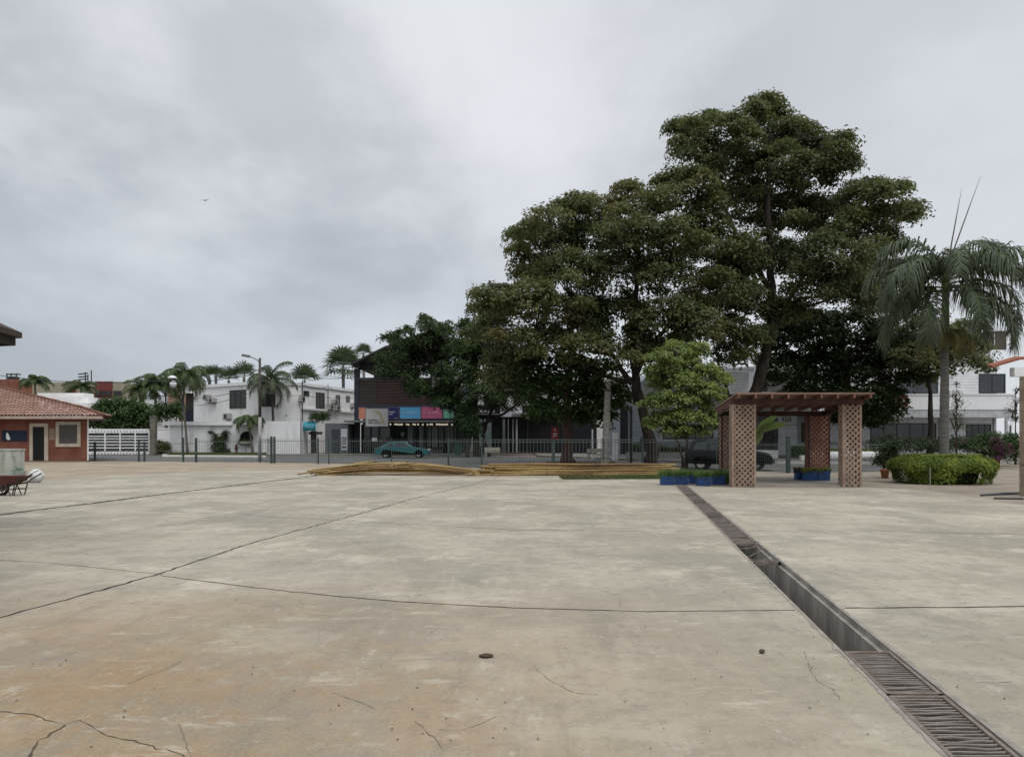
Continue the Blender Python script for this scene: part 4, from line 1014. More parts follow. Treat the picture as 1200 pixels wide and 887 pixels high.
single(m, 'dark_hose', dark, 'dark hose lying on the path by the stone pillar', 'hose')
# low wall and kerb behind the fence (right), with hedge
m = MB(); d = 52.0; m.tube([(gx(948, d), d, .42), (gx(1042, d), d, .42)], .32, 12); 
rt = thing('round_kerb', 'thick rounded white wall along the pavement behind the pergola', 'wall', (gx(990, d), d, 0)); m.build('coping', whitetrim, rt, smooth=True)
m = MB(); m.box(gx(940, d), gx(1044, d), d + .05, d + .5, .1, .45); m.build('wall', white, rt)
d = 55.0; m = MB(); m.box(gx(735, d), gx(848, d), d, d + .3, .1, .62); single(m, 'low_wall', mat('low_wall_grey', (.33, .32, .31), .9), 'low grey garden wall in front of the clapboard house', 'wall')
m = MB(); m.box(gx(848, 56), gx(912, 56), 56, 56.3, .1, .75); single(m, 'low_wall', white, 'low white wall in front of the porch gate', 'wall')

# ------------------------------------------------------------------ background skyline at left
def bg():
    def blk(name, parts, label, d, cat='building'):
        rt = thing(name, label, cat, (gx(parts[0][0], d), d, 0))
        for i, (x0, x1, y0, mm, dz) in enumerate(parts):
            m = MB(); m.box(gx(x0, d + dz), gx(x1, d + dz), d + dz, d + dz + 2.5, 0, gz(y0, d + dz)); m.build('wall', mm, rt)
        return rt
    mar = mat('maroon_plaster', (.16, .045, .04), .85); bei = mat('beige_plaster', (.33, .3, .22), .85); brk = brickmat('far_brick', (.25, .08, .05), (.2, .07, .05), (.2, .14, .1), .5, .15, .02)
    rt = blk('brick_block', [(-60, 38, 444.5, brk, 0)], 'distant red brick block behind the guardhouse roof', 150)
    m = MB(); 
    for x in (8, 13, 19): m.tube([P3(x, 445, 151), P3(x, 437.5, 151)], .12, 5)
    m.box(gx(7, 151), gx(21, 151), 151, 152, gz(439, 151), gz(437.8, 151)); m.box(gx(9, 151), gx(19, 151), 151, 152, gz(445, 151), gz(441, 151)); m.build('rooftop_frame', dark, rt)
    rt = blk('apartment_block', [(38, 77, 448, bei, .5), (77, 87, 446.5, mar, 0), (87, 111, 448, bei, .5), (111, 131, 446.8, mar, 0), (131, 146, 447.5, bei, .3), (146, 160, 451, bei, 3)], 'distant beige apartment block with maroon bays', 145)
    F = flat(144.8)
    for a, b in ((112, 117), (118, 124), (125, 130), (133, 143), (79, 85)): window(F, a, b, 458, 464, rt, glassd, dark, 0)
    m = MB()
    for x, y in ((93, 446), (100, 436), (103, 439), (107, 434)): m.tube([P3(x, 449, 148), P3(x, y, 148)], .11, 5)
    for y in (438.5, 442, 445): m.tube([P3(92, y, 148), P3(103, y - 1, 148)], .13, 5)
    m.build('antenna', dark, rt)
    rt = blk('terraced_house', [(44, 98, 460.5, white, 0), (60, 106, 465.5, white, -3), (80, 112, 472, white, -5)], 'stepped white terraced house behind the guardhouse', 105)
    rt = blk('white_terrace', [(106, 180, 467.5, white, 0), (98, 130, 471, white, -1), (130, 180, 475, white, -3)], 'low white terrace behind the bushes by the gate', 108)
    F = flat(106.9); window(F, 106, 110, 473, 478, rt, glassd, dark, 0)
    rt = blk('balcony_block', [(176, 200, 474, white, 0)], 'white block under the palms left of the white house', 104)
    m = MB(); F = flat(103.5); F.rect(m, 150, 215, 463.5, 464.3, 0, .05)
    for x in np.arange(150, 215, 1.6): F.rect(m, x, x + .4, 464, 475, 0, .05)
    single(m, 'terrace_railing', dark, 'dark upright terrace railing beneath the distant palms', 'railing')
    blk('peach_house', [(196, 216, 452, mat('peach', (.4, .25, .18), .85), 0)], 'peach house behind the tall palm at left', 120)
    # small white outbuilding left of the garden wall
    d = 77; m = MB(); m.box(gx(182, d), gx(199, d), d, d + .3, 0, gz(503, d)); m.box(gx(181, d), gx(199.5, d), d - .05, d + .35, gz(503, d), gz(501.5, d))
    single(m, 'side_wall', white, 'short white wall between gate pillar and garden wall', 'wall')
bg()

# ------------------------------------------------------------------ foliage palette
fol_olive = foliage('leaves_olive', [(.128, .142, .06), (.168, .176, .074), (.09, .114, .048)], .45, .38, brown=(.19, .145, .075), brownamt=(.5, .7))
fol_dark = foliage('leaves_dark', [(.03, .05, .018), (.05, .075, .022), (.022, .04, .016)], .5, .2)
fol_top = foliage('leaves_mixed', [(.122, .136, .06), (.16, .168, .076), (.086, .106, .05)], .4, .38, brown=(.17, .16, .07), brownamt=(.55, .72))
fol_mid = foliage('leaves_mid', [(.04, .085, .022), (.065, .11, .03), (.03, .065, .02)], .6, .25)
fol_bright = foliage('leaves_bright', [(.27, .34, .1), (.38, .44, .16), (.2, .27, .085)], .9, .45)
fol_jac = foliage('leaves_fern', [(.04, .075, .022), (.06, .1, .03), (.03, .055, .025)], .7, .2, brown=(.07, .06, .09), brownamt=(.58, .68))
fol_hedge = foliage('leaves_hedge', [(.19, .25, .04), (.28, .34, .06), (.13, .185, .032)], 1.5, .35)
fol_palm = foliage('palm_leaves', [(.075, .1, .06), (.11, .13, .08), (.06, .08, .048)], .6, .2)
fol_palm2 = foliage('palm_leaves_green', [(.065, .1, .035), (.1, .14, .055), (.045, .07, .028)], .6, .2)
grassm = foliage('grass_blades', [(.06, .1, .025), (.1, .13, .04), (.12, .11, .05)], 1, .2)

# big trees
tree('shade_tree', 'broad olive brown leafed tree with leaning dark trunk', 47, 764,
     [(764, 547), (763, 525), (759, 505), (752, 480), (747, 455), (742, 425), (742, 395), (745, 350), (748, 300)], .42,
     [(566, 352, 17, 14), (585, 350, 26, 20), (578, 385, 26, 26), (596, 415, 28, 28), (596, 445, 20, 22), (618, 350, 34, 26), (625, 312, 28, 16), (612, 290, 8, 4), (622, 264, 16, 7), (612, 272, 9, 5), (640, 248, 22, 9), (655, 275, 32, 18), (668, 238, 22, 10), (700, 240, 34, 14), (745, 238, 34, 16), (775, 232, 22, 14), (700, 275, 46, 22), (750, 275, 44, 24), (790, 275, 34, 24), (660, 315, 44, 24), (720, 320, 52, 26), (780, 320, 42, 26), (660, 365, 46, 26), (720, 370, 50, 26), (780, 370, 42, 28), (640, 400, 32, 24), (690, 405, 36, 22), (775, 410, 38, 20), (815, 380, 32, 24), (800, 430, 22, 16), (750, 405, 26, 18), (828, 340, 30, 26), (735, 217, 5, 3)],
     fol_olive, barkd, 11, dens=.76, per=92, cr=.9, ddw=.28, leaf=(.2, .12),
     forks=[(.2, (748, 470), (735, 440), (715, 415), (690, 385, -1), (670, 350)), (.2, (744, 440), (760, 410), (785, 380), (800, 340))])
tree('shade_tree', 'dark green tree with straight reddish trunk behind the fence', 50, 665,
     [(665, 543), (665, 520), (666, 495), (665, 470), (668, 440), (672, 400)], .42,
     [(625, 430, 24, 22), (640, 460, 26, 18), (630, 478, 18, 10), (668, 435, 30, 24), (690, 465, 26, 20), (705, 440, 26, 24), (680, 485, 20, 10), (650, 480, 16, 10), (722, 465, 18, 18), (710, 490, 14, 10), (615, 455, 12, 14)],
     foliage('leaves_lower', [(.05, .09, .024), (.075, .12, .034), (.038, .068, .022)], .5, .35), mat('bark_red', (.07, .04, .032), .95, (.1, .065, .052), 3, bump=.8, bscale=9, stretch=(1, 1, .3)), 12, dens=.8, ddw=.3)
tree('tall_tree', 'tallest tree with rounded mixed green crown above pergola', 50, 872,
     [(872, 548), (876, 510), (882, 475), (890, 440), (899, 405), (905, 370), (903, 320), (900, 250), (900, 180)], .5,
     [(806, 148, 14, 14), (800, 175, 10, 12), (790, 210, 16, 14), (815, 215, 22, 22), (825, 178, 20, 22), (822, 138, 12, 9), (855, 150, 24, 20), (880, 135, 22, 16), (903, 122, 20, 11), (910, 150, 30, 22), (940, 155, 26, 16), (962, 172, 22, 16), (988, 165, 13, 9), (985, 195, 20, 16), (860, 190, 32, 26), (905, 195, 40, 26), (950, 205, 34, 26), (870, 240, 40, 28), (920, 250, 42, 26), (965, 255, 36, 28), (1005, 235, 24, 22), (1030, 225, 20, 12), (1048, 222, 16, 9), (1045, 248, 16, 8), (1072, 246, 11, 8), (1065, 254, 10, 5), (1015, 275, 34, 26), (1035, 300, 18, 22), (845, 285, 38, 24), (890, 300, 40, 22), (975, 300, 44, 26), (1010, 325, 38, 26), (855, 320, 36, 24), (950, 335, 36, 20), (1030, 355, 22, 18), (990, 345, 30, 16), (845, 355, 32, 22), (860, 388, 26, 18), (850, 412, 20, 14), (830, 250, 24, 24), (880, 350, 24, 20), (925, 365, 26, 18), (885, 395, 16, 16), (935, 300, 30, 22), (868, 300, 26, 22, -1)],
     fol_top, barkd, 13, dens=.76, per=92, cr=.9, ddw=.22, leaf=(.205, .13),
     forks=[(.22, (899, 410), (915, 370), (935, 335), (960, 300)), (.2, (903, 340), (880, 300), (855, 260), (835, 200)), (.16, (856, 546, 3), (858, 500, 3), (852, 455, 3), (842, 425, 3), (835, 400, 2))])
tree('dark_tree', 'dense near black tree crown right of the tallest trunk', 57, 1000,
     [(1000, 540), (998, 500), (995, 460), (990, 420), (985, 380)], .45,
     [(925, 395, 26, 24), (960, 385, 32, 24), (1000, 385, 34, 26), (1035, 395, 28, 24), (925, 432, 28, 22), (962, 430, 34, 22), (1000, 430, 34, 22), (1040, 430, 26, 22), (935, 460, 20, 14), (975, 462, 28, 16), (1012, 465, 28, 18), (1045, 462, 16, 16), (1020, 490, 22, 14), (985, 485, 18, 12), (1055, 410, 16, 20), (905, 415, 14, 20), (1055, 360, 16, 16), (945, 372, 26, 14), (1070, 440, 14, 14), (1040, 480, 16, 12)],
     fol_dark, barkd, 14, dens=.95, ddw=.2, leaf=(.25, .16))
tree('garden_tree', 'dark leafy tree standing behind the royal palm crown', 54, 1090,
     [(1090, 540), (1091, 500), (1090, 460), (1088, 420)], .25,
     [(1066, 318, 16, 14), (1070, 345, 18, 18), (1085, 385, 26, 22), (1070, 415, 22, 20), (1110, 400, 24, 20), (1135, 410, 24, 18), (1150, 425, 14, 10), (1100, 428, 20, 12), (1130, 385, 16, 12), (1086, 440, 10, 8)],
     fol_top, barkd, 15, dens=.75, ddw=.3)
tree('small_tree', 'small bright green multi stem tree beside the dark car', 41, 803,
     [(803, 549), (804, 535), (806, 520), (802, 500), (802, 470)], .11,
     [(783, 428, 15, 11), (768, 436, 9, 8), (842, 442, 9, 8), (772, 415, 9, 7), (818, 410, 12, 8), (806, 420, 14, 10), (826, 432, 12, 9), (774, 448, 14, 9), (800, 445, 17, 11), (825, 455, 14, 9), (840, 462, 9, 7), (770, 470, 13, 9), (794, 466, 17, 10), (818, 472, 16, 9), (776, 488, 16, 8), (802, 487, 18, 9), (830, 488, 14, 8), (766, 497, 8, 6), (788, 503, 13, 6), (814, 504, 13, 6), (836, 498, 9, 5), (792, 404, 8, 6), (846, 484, 6, 4)],
     fol_bright, bark, 16, cr=.4, per=34, dens=.85, leaf=(.18, .085), ddw=.3, forks=[(.09, (801, 549), (799, 535), (794, 518), (780, 495)), (.07, (803, 545), (812, 520), (820, 500))])
tree('jacaranda_tree', 'feathery tree with purple bloom tips in front of maroon screen', 68, 560,
     [(560, 534), (558, 515), (556, 495), (558, 470), (555, 440)], .35,
     [(458, 395, 8, 4), (472, 388, 9, 5), (470, 402, 14, 7), (450, 420, 8, 6), (498, 374, 8, 4), (503, 383, 14, 7), (520, 385, 12, 7), (490, 400, 20, 10), (520, 405, 24, 12), (548, 385, 16, 10), (545, 408, 22, 14), (572, 375, 12, 9), (575, 400, 22, 18), (470, 425, 20, 12), (462, 435, 16, 8), (500, 430, 28, 16), (535, 435, 30, 18), (570, 432, 26, 18), (495, 455, 20, 10), (530, 460, 26, 12), (560, 460, 26, 14), (590, 450, 20, 20), (600, 425, 16, 18), (585, 475, 14, 10), (520, 472, 16, 8), (545, 476, 20, 8), (556, 364, 3, 6), (604, 455, 18, 14), (615, 470, 16, 8), (480, 412, 20, 12), (465, 418, 12, 8), (505, 412, 22, 12), (515, 392, 16, 10), (450, 432, 10, 7), (560, 412, 24, 14)],
     fol_jac, barkd, 17, cr=.7, per=40, dens=.95, leaf=(.24, .1), ddw=.3,
     forks=[(.22, (572, 533), (566, 510), (572, 490), (585, 465), (600, 440)), (.2, (548, 533), (552, 505), (545, 480), (530, 455)), (.16, (560, 500), (590, 485), (612, 470), (640, 458))])
def blobplant(name, label, d, base, blobs, m, seed, cat='shrub', leaf=(.1, .06), cr=.35, per=26, dens=1, stem=.05, trunk=None, flat_=.6, ddw=.1, limbs=True, group=None):
    return tree(name, label, d, base, trunk or [(base, HY + CH * F0 / d), (base, blobs[0][1])], stem, blobs, m, bark, seed, leaf, cr, per, dens, ddw, cat, group, limbs, flat_)
blobplant('topiary_tree', 'dark round clipped tree ball under the feathery tree', 64, 548, [(548, 496, 15, 13), (543, 488, 10, 8), (553, 504, 10, 8)], foliage('leaves_ball', [(.025, .06, .02), (.04, .08, .025), (.02, .045, .018)], 1), 31, 'tree', (.14, .09), .5, 40, 1.0, .1)
blobplant('gate_bushes', 'dense green bush behind the white sliding gate', 84, 150, [(118, 484, 12, 12), (135, 482, 16, 16), (152, 482, 16, 16), (166, 486, 14, 14), (142, 496, 26, 10), (112, 493, 12, 10), (172, 496, 10, 10)], fol_mid, 32, 'bush', (.26, .16), .7, 36, .9, .15)
blobplant('clipped_shrub', 'tawny green shrub at the left end of the garden wall', 73, 189, [(189, 524, 8, 9), (186, 528, 6, 6), (194, 526, 5, 8)], foliage('leaves_tawny', [(.1, .11, .03), (.14, .12, .045), (.07, .09, .03)], 1), 33, 'shrub', (.12, .07), .3, 26, 1, .06)
blobplant('roadside_tree', 'leafy shrub mass left of the tall thin palm', 90, 196, [(180, 487, 10, 8), (196, 482, 14, 9), (208, 484, 12, 9), (188, 478, 8, 6), (210, 476, 8, 6)], fol_mid, 34, 'shrub', (.24, .15), .7, 30, .9, .12)
blobplant('balcony_plant', 'bushy plant growing above the turquoise awning', 75.6, 372, [(369, 489, 7, 6), (376, 489, 6, 5), (381, 487, 5, 4)], fol_mid, 35, 'plant', (.16, .06), .35, 22, 1, .03, trunk=[(372, 532.6), (372, 490)])
blobplant('planter_bush', 'yellow flowered plant spilling from the round wall opening', 73.6, 288, [(288, 518, 6, 3.5), (281, 518, 3, 2.5), (293, 520, 3, 3)], foliage('leaves_yellow', [(.2, .2, .05), (.12, .15, .04), (.28, .25, .09)], 1), 36, 'plant', (.12, .05), .25, 20, .9, .03)
blobplant('bougainvillea', 'pink bougainvillea bush in a pot near the path', 42, 1168, [(1170, 522, 9, 7), (1178, 524, 7, 6), (1173, 532, 6, 5), (1166, 516, 6, 4)], foliage('pink_bracts', [(.16, .04, .11), (.21, .06, .15), (.06, .09, .03)], 2.5), 37, 'flowering shrub', (.08, .06), .25, 26, .8, .03)
blobplant('green_bush', 'large leafy bush behind the pink bougainvillea', 45, 1165, [(1150, 520, 14, 10), (1165, 515, 14, 9), (1185, 518, 14, 11), (1155, 530, 12, 8), (1180, 532, 14, 9), (1192, 526, 8, 12)], fol_mid, 38, 'bush', (.12, .07), .4, 34, .9, .08)
blobplant('green_bush', 'dark mixed shrubs with red blooms in front of villa windows', 50, 1075, [(1030, 520, 12, 9), (1048, 518, 12, 10), (1066, 522, 12, 8), (1085, 520, 12, 8), (1105, 522, 14, 9), (1125, 520, 14, 10), (1140, 524, 10, 8)], foliage('leaves_mixedgarden', [(.03, .055, .025), (.05, .08, .035), (.045, .06, .04)], 1, .2, brown=(.14, .04, .06), brownamt=(.62, .7)), 39, 'bush', (.12, .07), .4, 30, .9, .08)
blobplant('potted_plant_foliage', 'dark leafy plant growing in the terracotta pot', gd(559.5), 1037, [(1036, 533, 11, 9), (1045, 527, 9, 9), (1031, 541, 8, 6), (1048, 538, 8, 8), (1050, 520, 6, 6)], fol_dark, 40, 'plant', (.09, .055), .25, 30, 1, .03)
blobplant('slender_tree', 'sparse slender young tree right of the palm trunk', 46, 1121, [(1121, 450, 3, 5), (1120, 462, 6, 6), (1122, 474, 8, 7), (1119, 486, 9, 7), (1123, 498, 8, 8)], foliage('leaves_grey', [(.08, .1, .07), (.06, .085, .05), (.1, .12, .08)], 1), 41, 'tree', (.12, .04), .3, 18, .55, .05)
blobplant('garden_shrub', 'small rounded shrub beside the porch entrance', 54.5, 937, [(934, 527, 8, 5), (941, 528, 6, 4), (930, 530, 5, 4)], fol_mid, 42, 'shrub', (.12, .07), .3, 30, 1, .06)
blobplant('green_bush', 'low dark bushes below the clapboard house window', 56, 790, [(745, 528, 8, 8), (760, 530, 9, 6), (778, 528, 10, 6), (795, 529, 10, 6), (755, 520, 5, 8)], fol_dark, 43, 'bush', (.12, .07), .35, 34, 1, .06)
blobplant('conifer', 'sparse grey green conifer branches by the right villa edge', 47, 1190, [(1190, 470, 7, 5), (1184, 481, 9, 5), (1192, 490, 10, 5), (1194, 455, 4, 4)], foliage('leaves_conifer', [(.05, .07, .045), (.07, .09, .06), (.04, .055, .04)], 1), 44, 'tree', (.14, .03), .35, 22, .6, .06)
# flowering shoots on white wall
blobplant('wall_creeper', 'straggly dark spiky shrub against the white garden wall', 73.2, 257, [(256, 525, 8, 7), (252, 513, 4, 5), (262, 511, 4, 5), (247, 506, 3, 2), (265, 506, 4, 2.5), (257, 518, 5, 6), (262, 528, 6, 4)], fol_dark, 45, 'shrub', (.24, .05), .3, 22, .9, .08, trunk=[(256, 533.3), (257, 515)])
m = MB(); 
# hedge strips
def hedge_box(name, label, x0, x1, y0, y1, z0, z1, mt, seed, n, L=.06):
    rng = np.random.default_rng(seed); rt = thing(name, label, 'hedge', ((x0 + x1) / 2, (y0 + y1) / 2, 0))
    m = MB(); e = .08; m.box(x0 + e, x1 - e, y0 + e, y1 - e, z0, z1 - e); m.build('core', mat('hedge_core', (.02, .03, .01), .95), rt)
    P = rng.uniform(size=(n, 3)); f = rng.random(n); lo = np.array([x0, y0, z0]); hi = np.array([x1, y1, z1])
    P = lo + P * (hi - lo); top = f < .5; P[top, 2] = z1; P[~top, 1] = y0
    P += rng.normal(size=P.shape) * .03; Nn = rng.normal(size=(n, 3)) * .5; Nn[top, 2] += 1; Nn[~top, 1] -= .8; Nn[~top, 2] += .5
    leafmesh('leaves', P, Nn, L, L * .6, mt, rt, rng)
hedge_box('hedge_strip', 'low bright clipped hedge strip behind the rounded white kerb', gx(962, 53.5), gx(1045, 53.5), 53.2, 54.2, .1, .78, fol_hedge, 1, 9000, .1)

# big clipped round hedge
def round_hedge():
    d = 28.0; s = d / F0; cx = gx(1104, d); R0 = 57.5 * s; rt = thing('round_hedge', 'wide clipped bright green hedge round the royal palm base', 'hedge', (cx, d, 0))
    rng = np.random.default_rng(9); zt = gz(534.5, d - .3)
    def radius(z, a):   # overhanging flat top, tapering under
        t = z / zt; lump_ = 1 + .03 * math.sin(5 * a + 1) + .03 * math.sin(9 * a)
        if t > .62: r = 1 - .42 * max(0, (t - .62) / .38) ** 2.6
        elif t > .42: r = 1 - .1 * ((.62 - t) / .2) ** 2
        else: r = .9 - .08 * (.42 - t) / .42 + .05 * math.sin(3 * a + 2) - .06 * math.sin(7 * a)
        return R0 * r * lump_
    m = MB(); n = 36; rings = [.02, .2, .4, .45, .6, .7, .8, .88, .95]; vs = []
    for t in rings:
        for k in range(n):
            a = 6.283 * k / n; r = radius(t * zt, a) * (.94 if t > .42 else .72); vs.append((cx + r * math.cos(a), d + r * .85 * math.sin(a), t * zt))
    m.add(vs, [(i * n + k, i * n + (k + 1) % n, (i + 1) * n + (k + 1) % n, (i + 1) * n + k) for i in range(len(rings) - 1) for k in range(n)] + [tuple((len(rings) - 1) * n + k for k in range(n))])
    m.build('core', mat('hedge_core', (.02, .03, .01), .95), rt)
    P, Nn = [], []
    for i in range(46000):
        a = rng.uniform(0, 6.283)
        if rng.random() < .42:
            q = math.sqrt(rng.random()) * .72; r = radius(.7 * zt, a) * q; z = zt * (.985 + .012 * math.sin(9 * r + 5 * a)) ; nr = (.3 * q * math.cos(a), .3 * q * math.sin(a), 1)
        else:
            t = rng.random() ** .7 * .98; z = t * zt; r = radius(z, a)
            if t < .5 and rng.random() < .55 + .42 * math.sin(4 * a + 1.2): continue
            nr = (math.cos(a), math.sin(a), .5)
        P.append((cx + r * math.cos(a), d + r * .85 * math.sin(a), z)); Nn.append(nr)
    P = np.array(P); Nn = np.array(Nn); P += rng.normal(size=P.shape) * .028; Nn = Nn + rng.normal(size=P.shape) * .45
    leafmesh('leaves', P, Nn, .075, .042, fol_hedge, rt, rng)
round_hedge()

# ------------------------------------------------------------------ palms
def frond_arr(L, e0, droop, nl, ll, ldroop, lw, rng, spread=1.1, plumose=.15):
    """quads for one frond growing in +x from the origin; returns rachis pts, verts, faces"""
    pts = []; p = np.zeros(3); e = e0; seg = 24
    for i in range(seg + 1):
        pts.append(p.copy()); p = p + np.array([math.cos(e), 0, math.sin(e)]) * L / seg; e -= droop / seg * (.4 + 1.2 * i / seg)
    pts = np.array(pts); V, Fc = [], []
    for i in range(nl):
        t = .12 + .88 * i / (nl - 1); f = t * seg; j = min(int(f), seg - 1); q = pts[j] + (pts[j + 1] - pts[j]) * (f - j)
        tg = pts[j + 1] - pts[j]; tg /= np.linalg.norm(tg); l = ll * math.sin(math.pi * (.12 + .8 * t)) ** .6 * rng.uniform(.85, 1.15)
        for sg in (1, -1):
            side = np.array([0, sg, 0.]); up = np.cross(tg, side) * sg
            if up[2] < 0: up = -up
            dr = side * spread + tg * (.55 + .3 * t) + up * rng.normal(.12, plumose); dr /= np.linalg.norm(dr)
            o = len(V); P0 = q; P1 = q + dr * l * .5; P1[2] -= ldroop * l * .18; P2 = q + dr * l; P2[2] -= ldroop * l * .75
            P2[:2] -= (dr * l * ldroop * .25)[:2]
            wv = tg * lw * .5
            V += [P0 - wv, P0 + wv, P1 + wv * 1.2, P1 - wv * 1.2, P2 + wv * .3, P2 - wv * .3]
            Fc += [(o, o + 1, o + 2, o + 3), (o + 3, o + 2, o + 4, o + 5)]
    return pts, np.array(V), np.array(Fc)

def royal_palm():
    d = 28.2; s = d / F0; rt = thing('royal_palm', 'tall royal palm with grey trunk rising from the round hedge', 'palm tree', (gx(1106, d), d, 0))
    rng = np.random.default_rng(21); x = lambda px: gx(px, d)
    m = MB(); zs = np.linspace(0, gz(392, d), 60); x0, x1 = x(1106), x(1107.5)
    pts = []; rad = []
    for i, z in enumerate(zs):
        t = i / 59; pts.append((x0 + (x1 - x0) * t, d, z)); r = .165 - .02 * t - .035 * max(0, t - .6) / .4; rad.append(r * (1.06 if i % 3 == 0 else 1) * (1.15 if t < .05 else 1))
    m.tube(pts, rad, 16); m.build('trunk', mat('royal_trunk', (.17, .165, .15), .9, (.11, .105, .095), 4, bump=.5, bscale=14, stretch=(.4, .4, 4)), rt, smooth=True)
    zt = gz(392, d); zc = gz(336, d)
    m = MB(); m.tube([(x1, d, zt - .02), (x1, d, zt + .25), (x1 + .01, d, zt + .9), (x1 + .02, d, zc), (x1 + .02, d, zc + .25)], [.16, .15, .13, .1, .05], 14)
    m.build('crownshaft', mat('crownshaft', (.11, .15, .05), .5, (.08, .12, .04), 3, stretch=(1, 1, .3)), rt, smooth=True)
    protos = {}
    rach = mat('rachis', (.09, .12, .04), .6)
    hub = Vector((x1 + .02, d, zc + .2))
    specs = []  # yaw, elev, droop, length, zoff
    for i, (yaw, e, dr, L, zo) in enumerate([(10, 1.15, 2.6, 3.1, .1), (172, 1.2, 2.6, 2.9, .1), (-35, .85, 2.5, 3.1, 0), (150, .75, 2.4, 3.0, 0), (205, .55, 2.1, 3.1, -.1), (-10, .45, 2.0, 3.3, -.05), (60, 1.0, 2.5, 2.9, 0), (110, 1.05, 2.5, 2.9, 0), (250, .8, 2.5, 3.0, -.1), (290, .7, 2.4, 3.0, -.1), (185, .1, 1.6, 3.0, -.25), (-20, .0, 1.6, 3.1, -.25), (25, .2, 1.8, 3.0, -.2), (225, -.1, 1.4, 2.8, -.35), (320, -.1, 1.4, 2.9, -.35), (150, -.1, 1.4, 2.8, -.3), (270, .1, 1.7, 2.8, -.3), (195, .35, 2.0, 3.0, -.15), (-25, .3, 2.0, 3.0, -.15), (215, .6, 2.4, 3.0, 0), (335, .6, 2.4, 3.0, 0)]):
        pts, V, Fc = frond_arr(L * 1.2, e + (.12 if e > .3 else 0), dr * (1.12 if e > .3 else 1.4), 88, .76, .9, .046, rng, plumose=.5)
        ya = R(yaw); c, s_ = math.cos(ya), math.sin(ya); M = np.array([[c, -s_, 0], [s_, c, 0], [0, 0, 1]])
        o = np.array(hub) + np.array([0, 0, zo]); V = V @ M.T + o; pts = pts @ M.T + o
        fr = npmesh('frond', V, Fc, fol_palm, rt)
        mm = MB(); mm.tube(pts, list(np.linspace(.035, .006, len(pts))), 6); rc = mm.build('rachis', rach, fr)
    # hanging yellowish old fruit strands
    olive = foliage('old_strands', [(.16, .15, .05), (.12, .13, .045), (.19, .16, .07)], 2)
    for yaw, zo in ((160, -.1), (200, -.05), (20, -.1), (-30, 0), (270, -.1), (235, 0)):
        pts, V, Fc = frond_arr(1.35, .2, 2.6, 60, .5, 1.3, .03, rng, .7)
        ya = R(yaw); c, s_ = math.cos(ya), math.sin(ya); M = np.array([[c, -s_, 0], [s_, c, 0], [0, 0, 1]]); V = V @ M.T + np.array([x1, d, zt + .15 + zo])
        npmesh('old_frond', V, Fc, olive, rt)
    for (xa, ya, xb, yb) in ((1115, 286, 1127, 221), (1119.5, 288, 1149, 207)):
        m = MB(); m.tube([hub, P3(xa, ya, d), P3((xa + xb) / 2, (ya + yb) / 2, d), P3(xb, yb, d)], [.035, .025, .018, .004], 6); m.build('spear_leaf', mat('spear', (.12, .11, .08), .7), rt, smooth=True)
    m = MB(); m.lathe(hub + Vector((.12, -.1, -.25)), [(.01, -.1), (.05, -.05), (.06, .03), (.01, .12)], 8); m.build('flower_spathe', mat('spathe', (.3, .08, .07), .6), rt)
royal_palm()

def palm(label, d, base, trunk, trad, L, nf, m, seed, e=(.2, 1.2), droop=2.0, nl=32, ll=.8, ld=.6, lw=.065, name='palm_tree', crown_z=0, trunkm=palmbark, group=None):
    rng = np.random.default_rng(seed); rt = thing(name, label, 'palm tree', (gx(base, d), d, 0), group)
    pts = [P3(*p, d) for p in trunk]; 
    if pts[0].z < 1.2: pts[0].z = -.03
    mm = MB(); q = []
    for i in range(len(pts) - 1):
        for t in (0, .25, .5, .75): q.append(pts[i].lerp(pts[i + 1], t))
    q.append(pts[-1]); mm.tube(q, [trad * (1.3 - .5 * min(1, i / 3)) * (1 - .25 * i / len(q)) for i in range(len(q))], 8); mm.build('trunk', trunkm, rt, smooth=True)
    h = np.array(pts[-1]); Vs, Fs = [], []; o = 0; mr = MB()
    for i in range(nf):
        ya = 6.283 * (i * .381966) + rng.normal() * .1; t = i / nf; el = e[1] + (e[0] - e[1]) * t + rng.normal() * .08
        p, V, Fc = frond_arr(L * rng.uniform(.85, 1.1), el, droop * rng.uniform(.85, 1.15), nl, ll, ld, lw, rng)
        c, s_ = math.cos(ya), math.sin(ya); M = np.array([[c, -s_, 0], [s_, c, 0], [0, 0, 1]]); V = V @ M.T + h; p = p @ M.T + h
        Vs.append(V); Fs.append(Fc + o); o += len(V); mr.tube([Vector(a) for a in p[::3]], list(np.linspace(.05, .012, len(p[::3]))), 4, cap=False)
    npmesh('crown', np.concatenate(Vs), np.concatenate(Fs), m, rt); mr.build('leaf_stalks', mat('rachis', (.09, .12, .04), .6), rt)
    return rt
palm('tall thin palm with drooping dark crown left of the white house', 72, 219, [(220, 534), (217.5, 500), (214.5, 475), (216, 452), (218, 440)], .13, 2.6, 26, fol_palm2, 51, e=(-.5, 1.1), droop=2.2, ll=.85, lw=.06, ld=.9)
palm('coconut palm with arching fronds in front of the white house', 75.5, 320, [(320, 533), (320, 492), (319, 462), (317, 446)], .17, 3.2, 17, fol_palm, 52, e=(-.5, 1.35), droop=2.1, ll=.75, lw=.06, ld=1.1, nl=40, trunkm=mat('palm_bark_dark', (.07, .06, .05), .9))
palm('short leaning palm in front of the white garden wall', 73, 293, [(297, 534), (294.5, 518), (292.5, 505), (291, 492)], .14, 1.9, 14, fol_palm2, 53, e=(-.1, 1.0), droop=2.4, ll=.6, lw=.05, ld=.9)
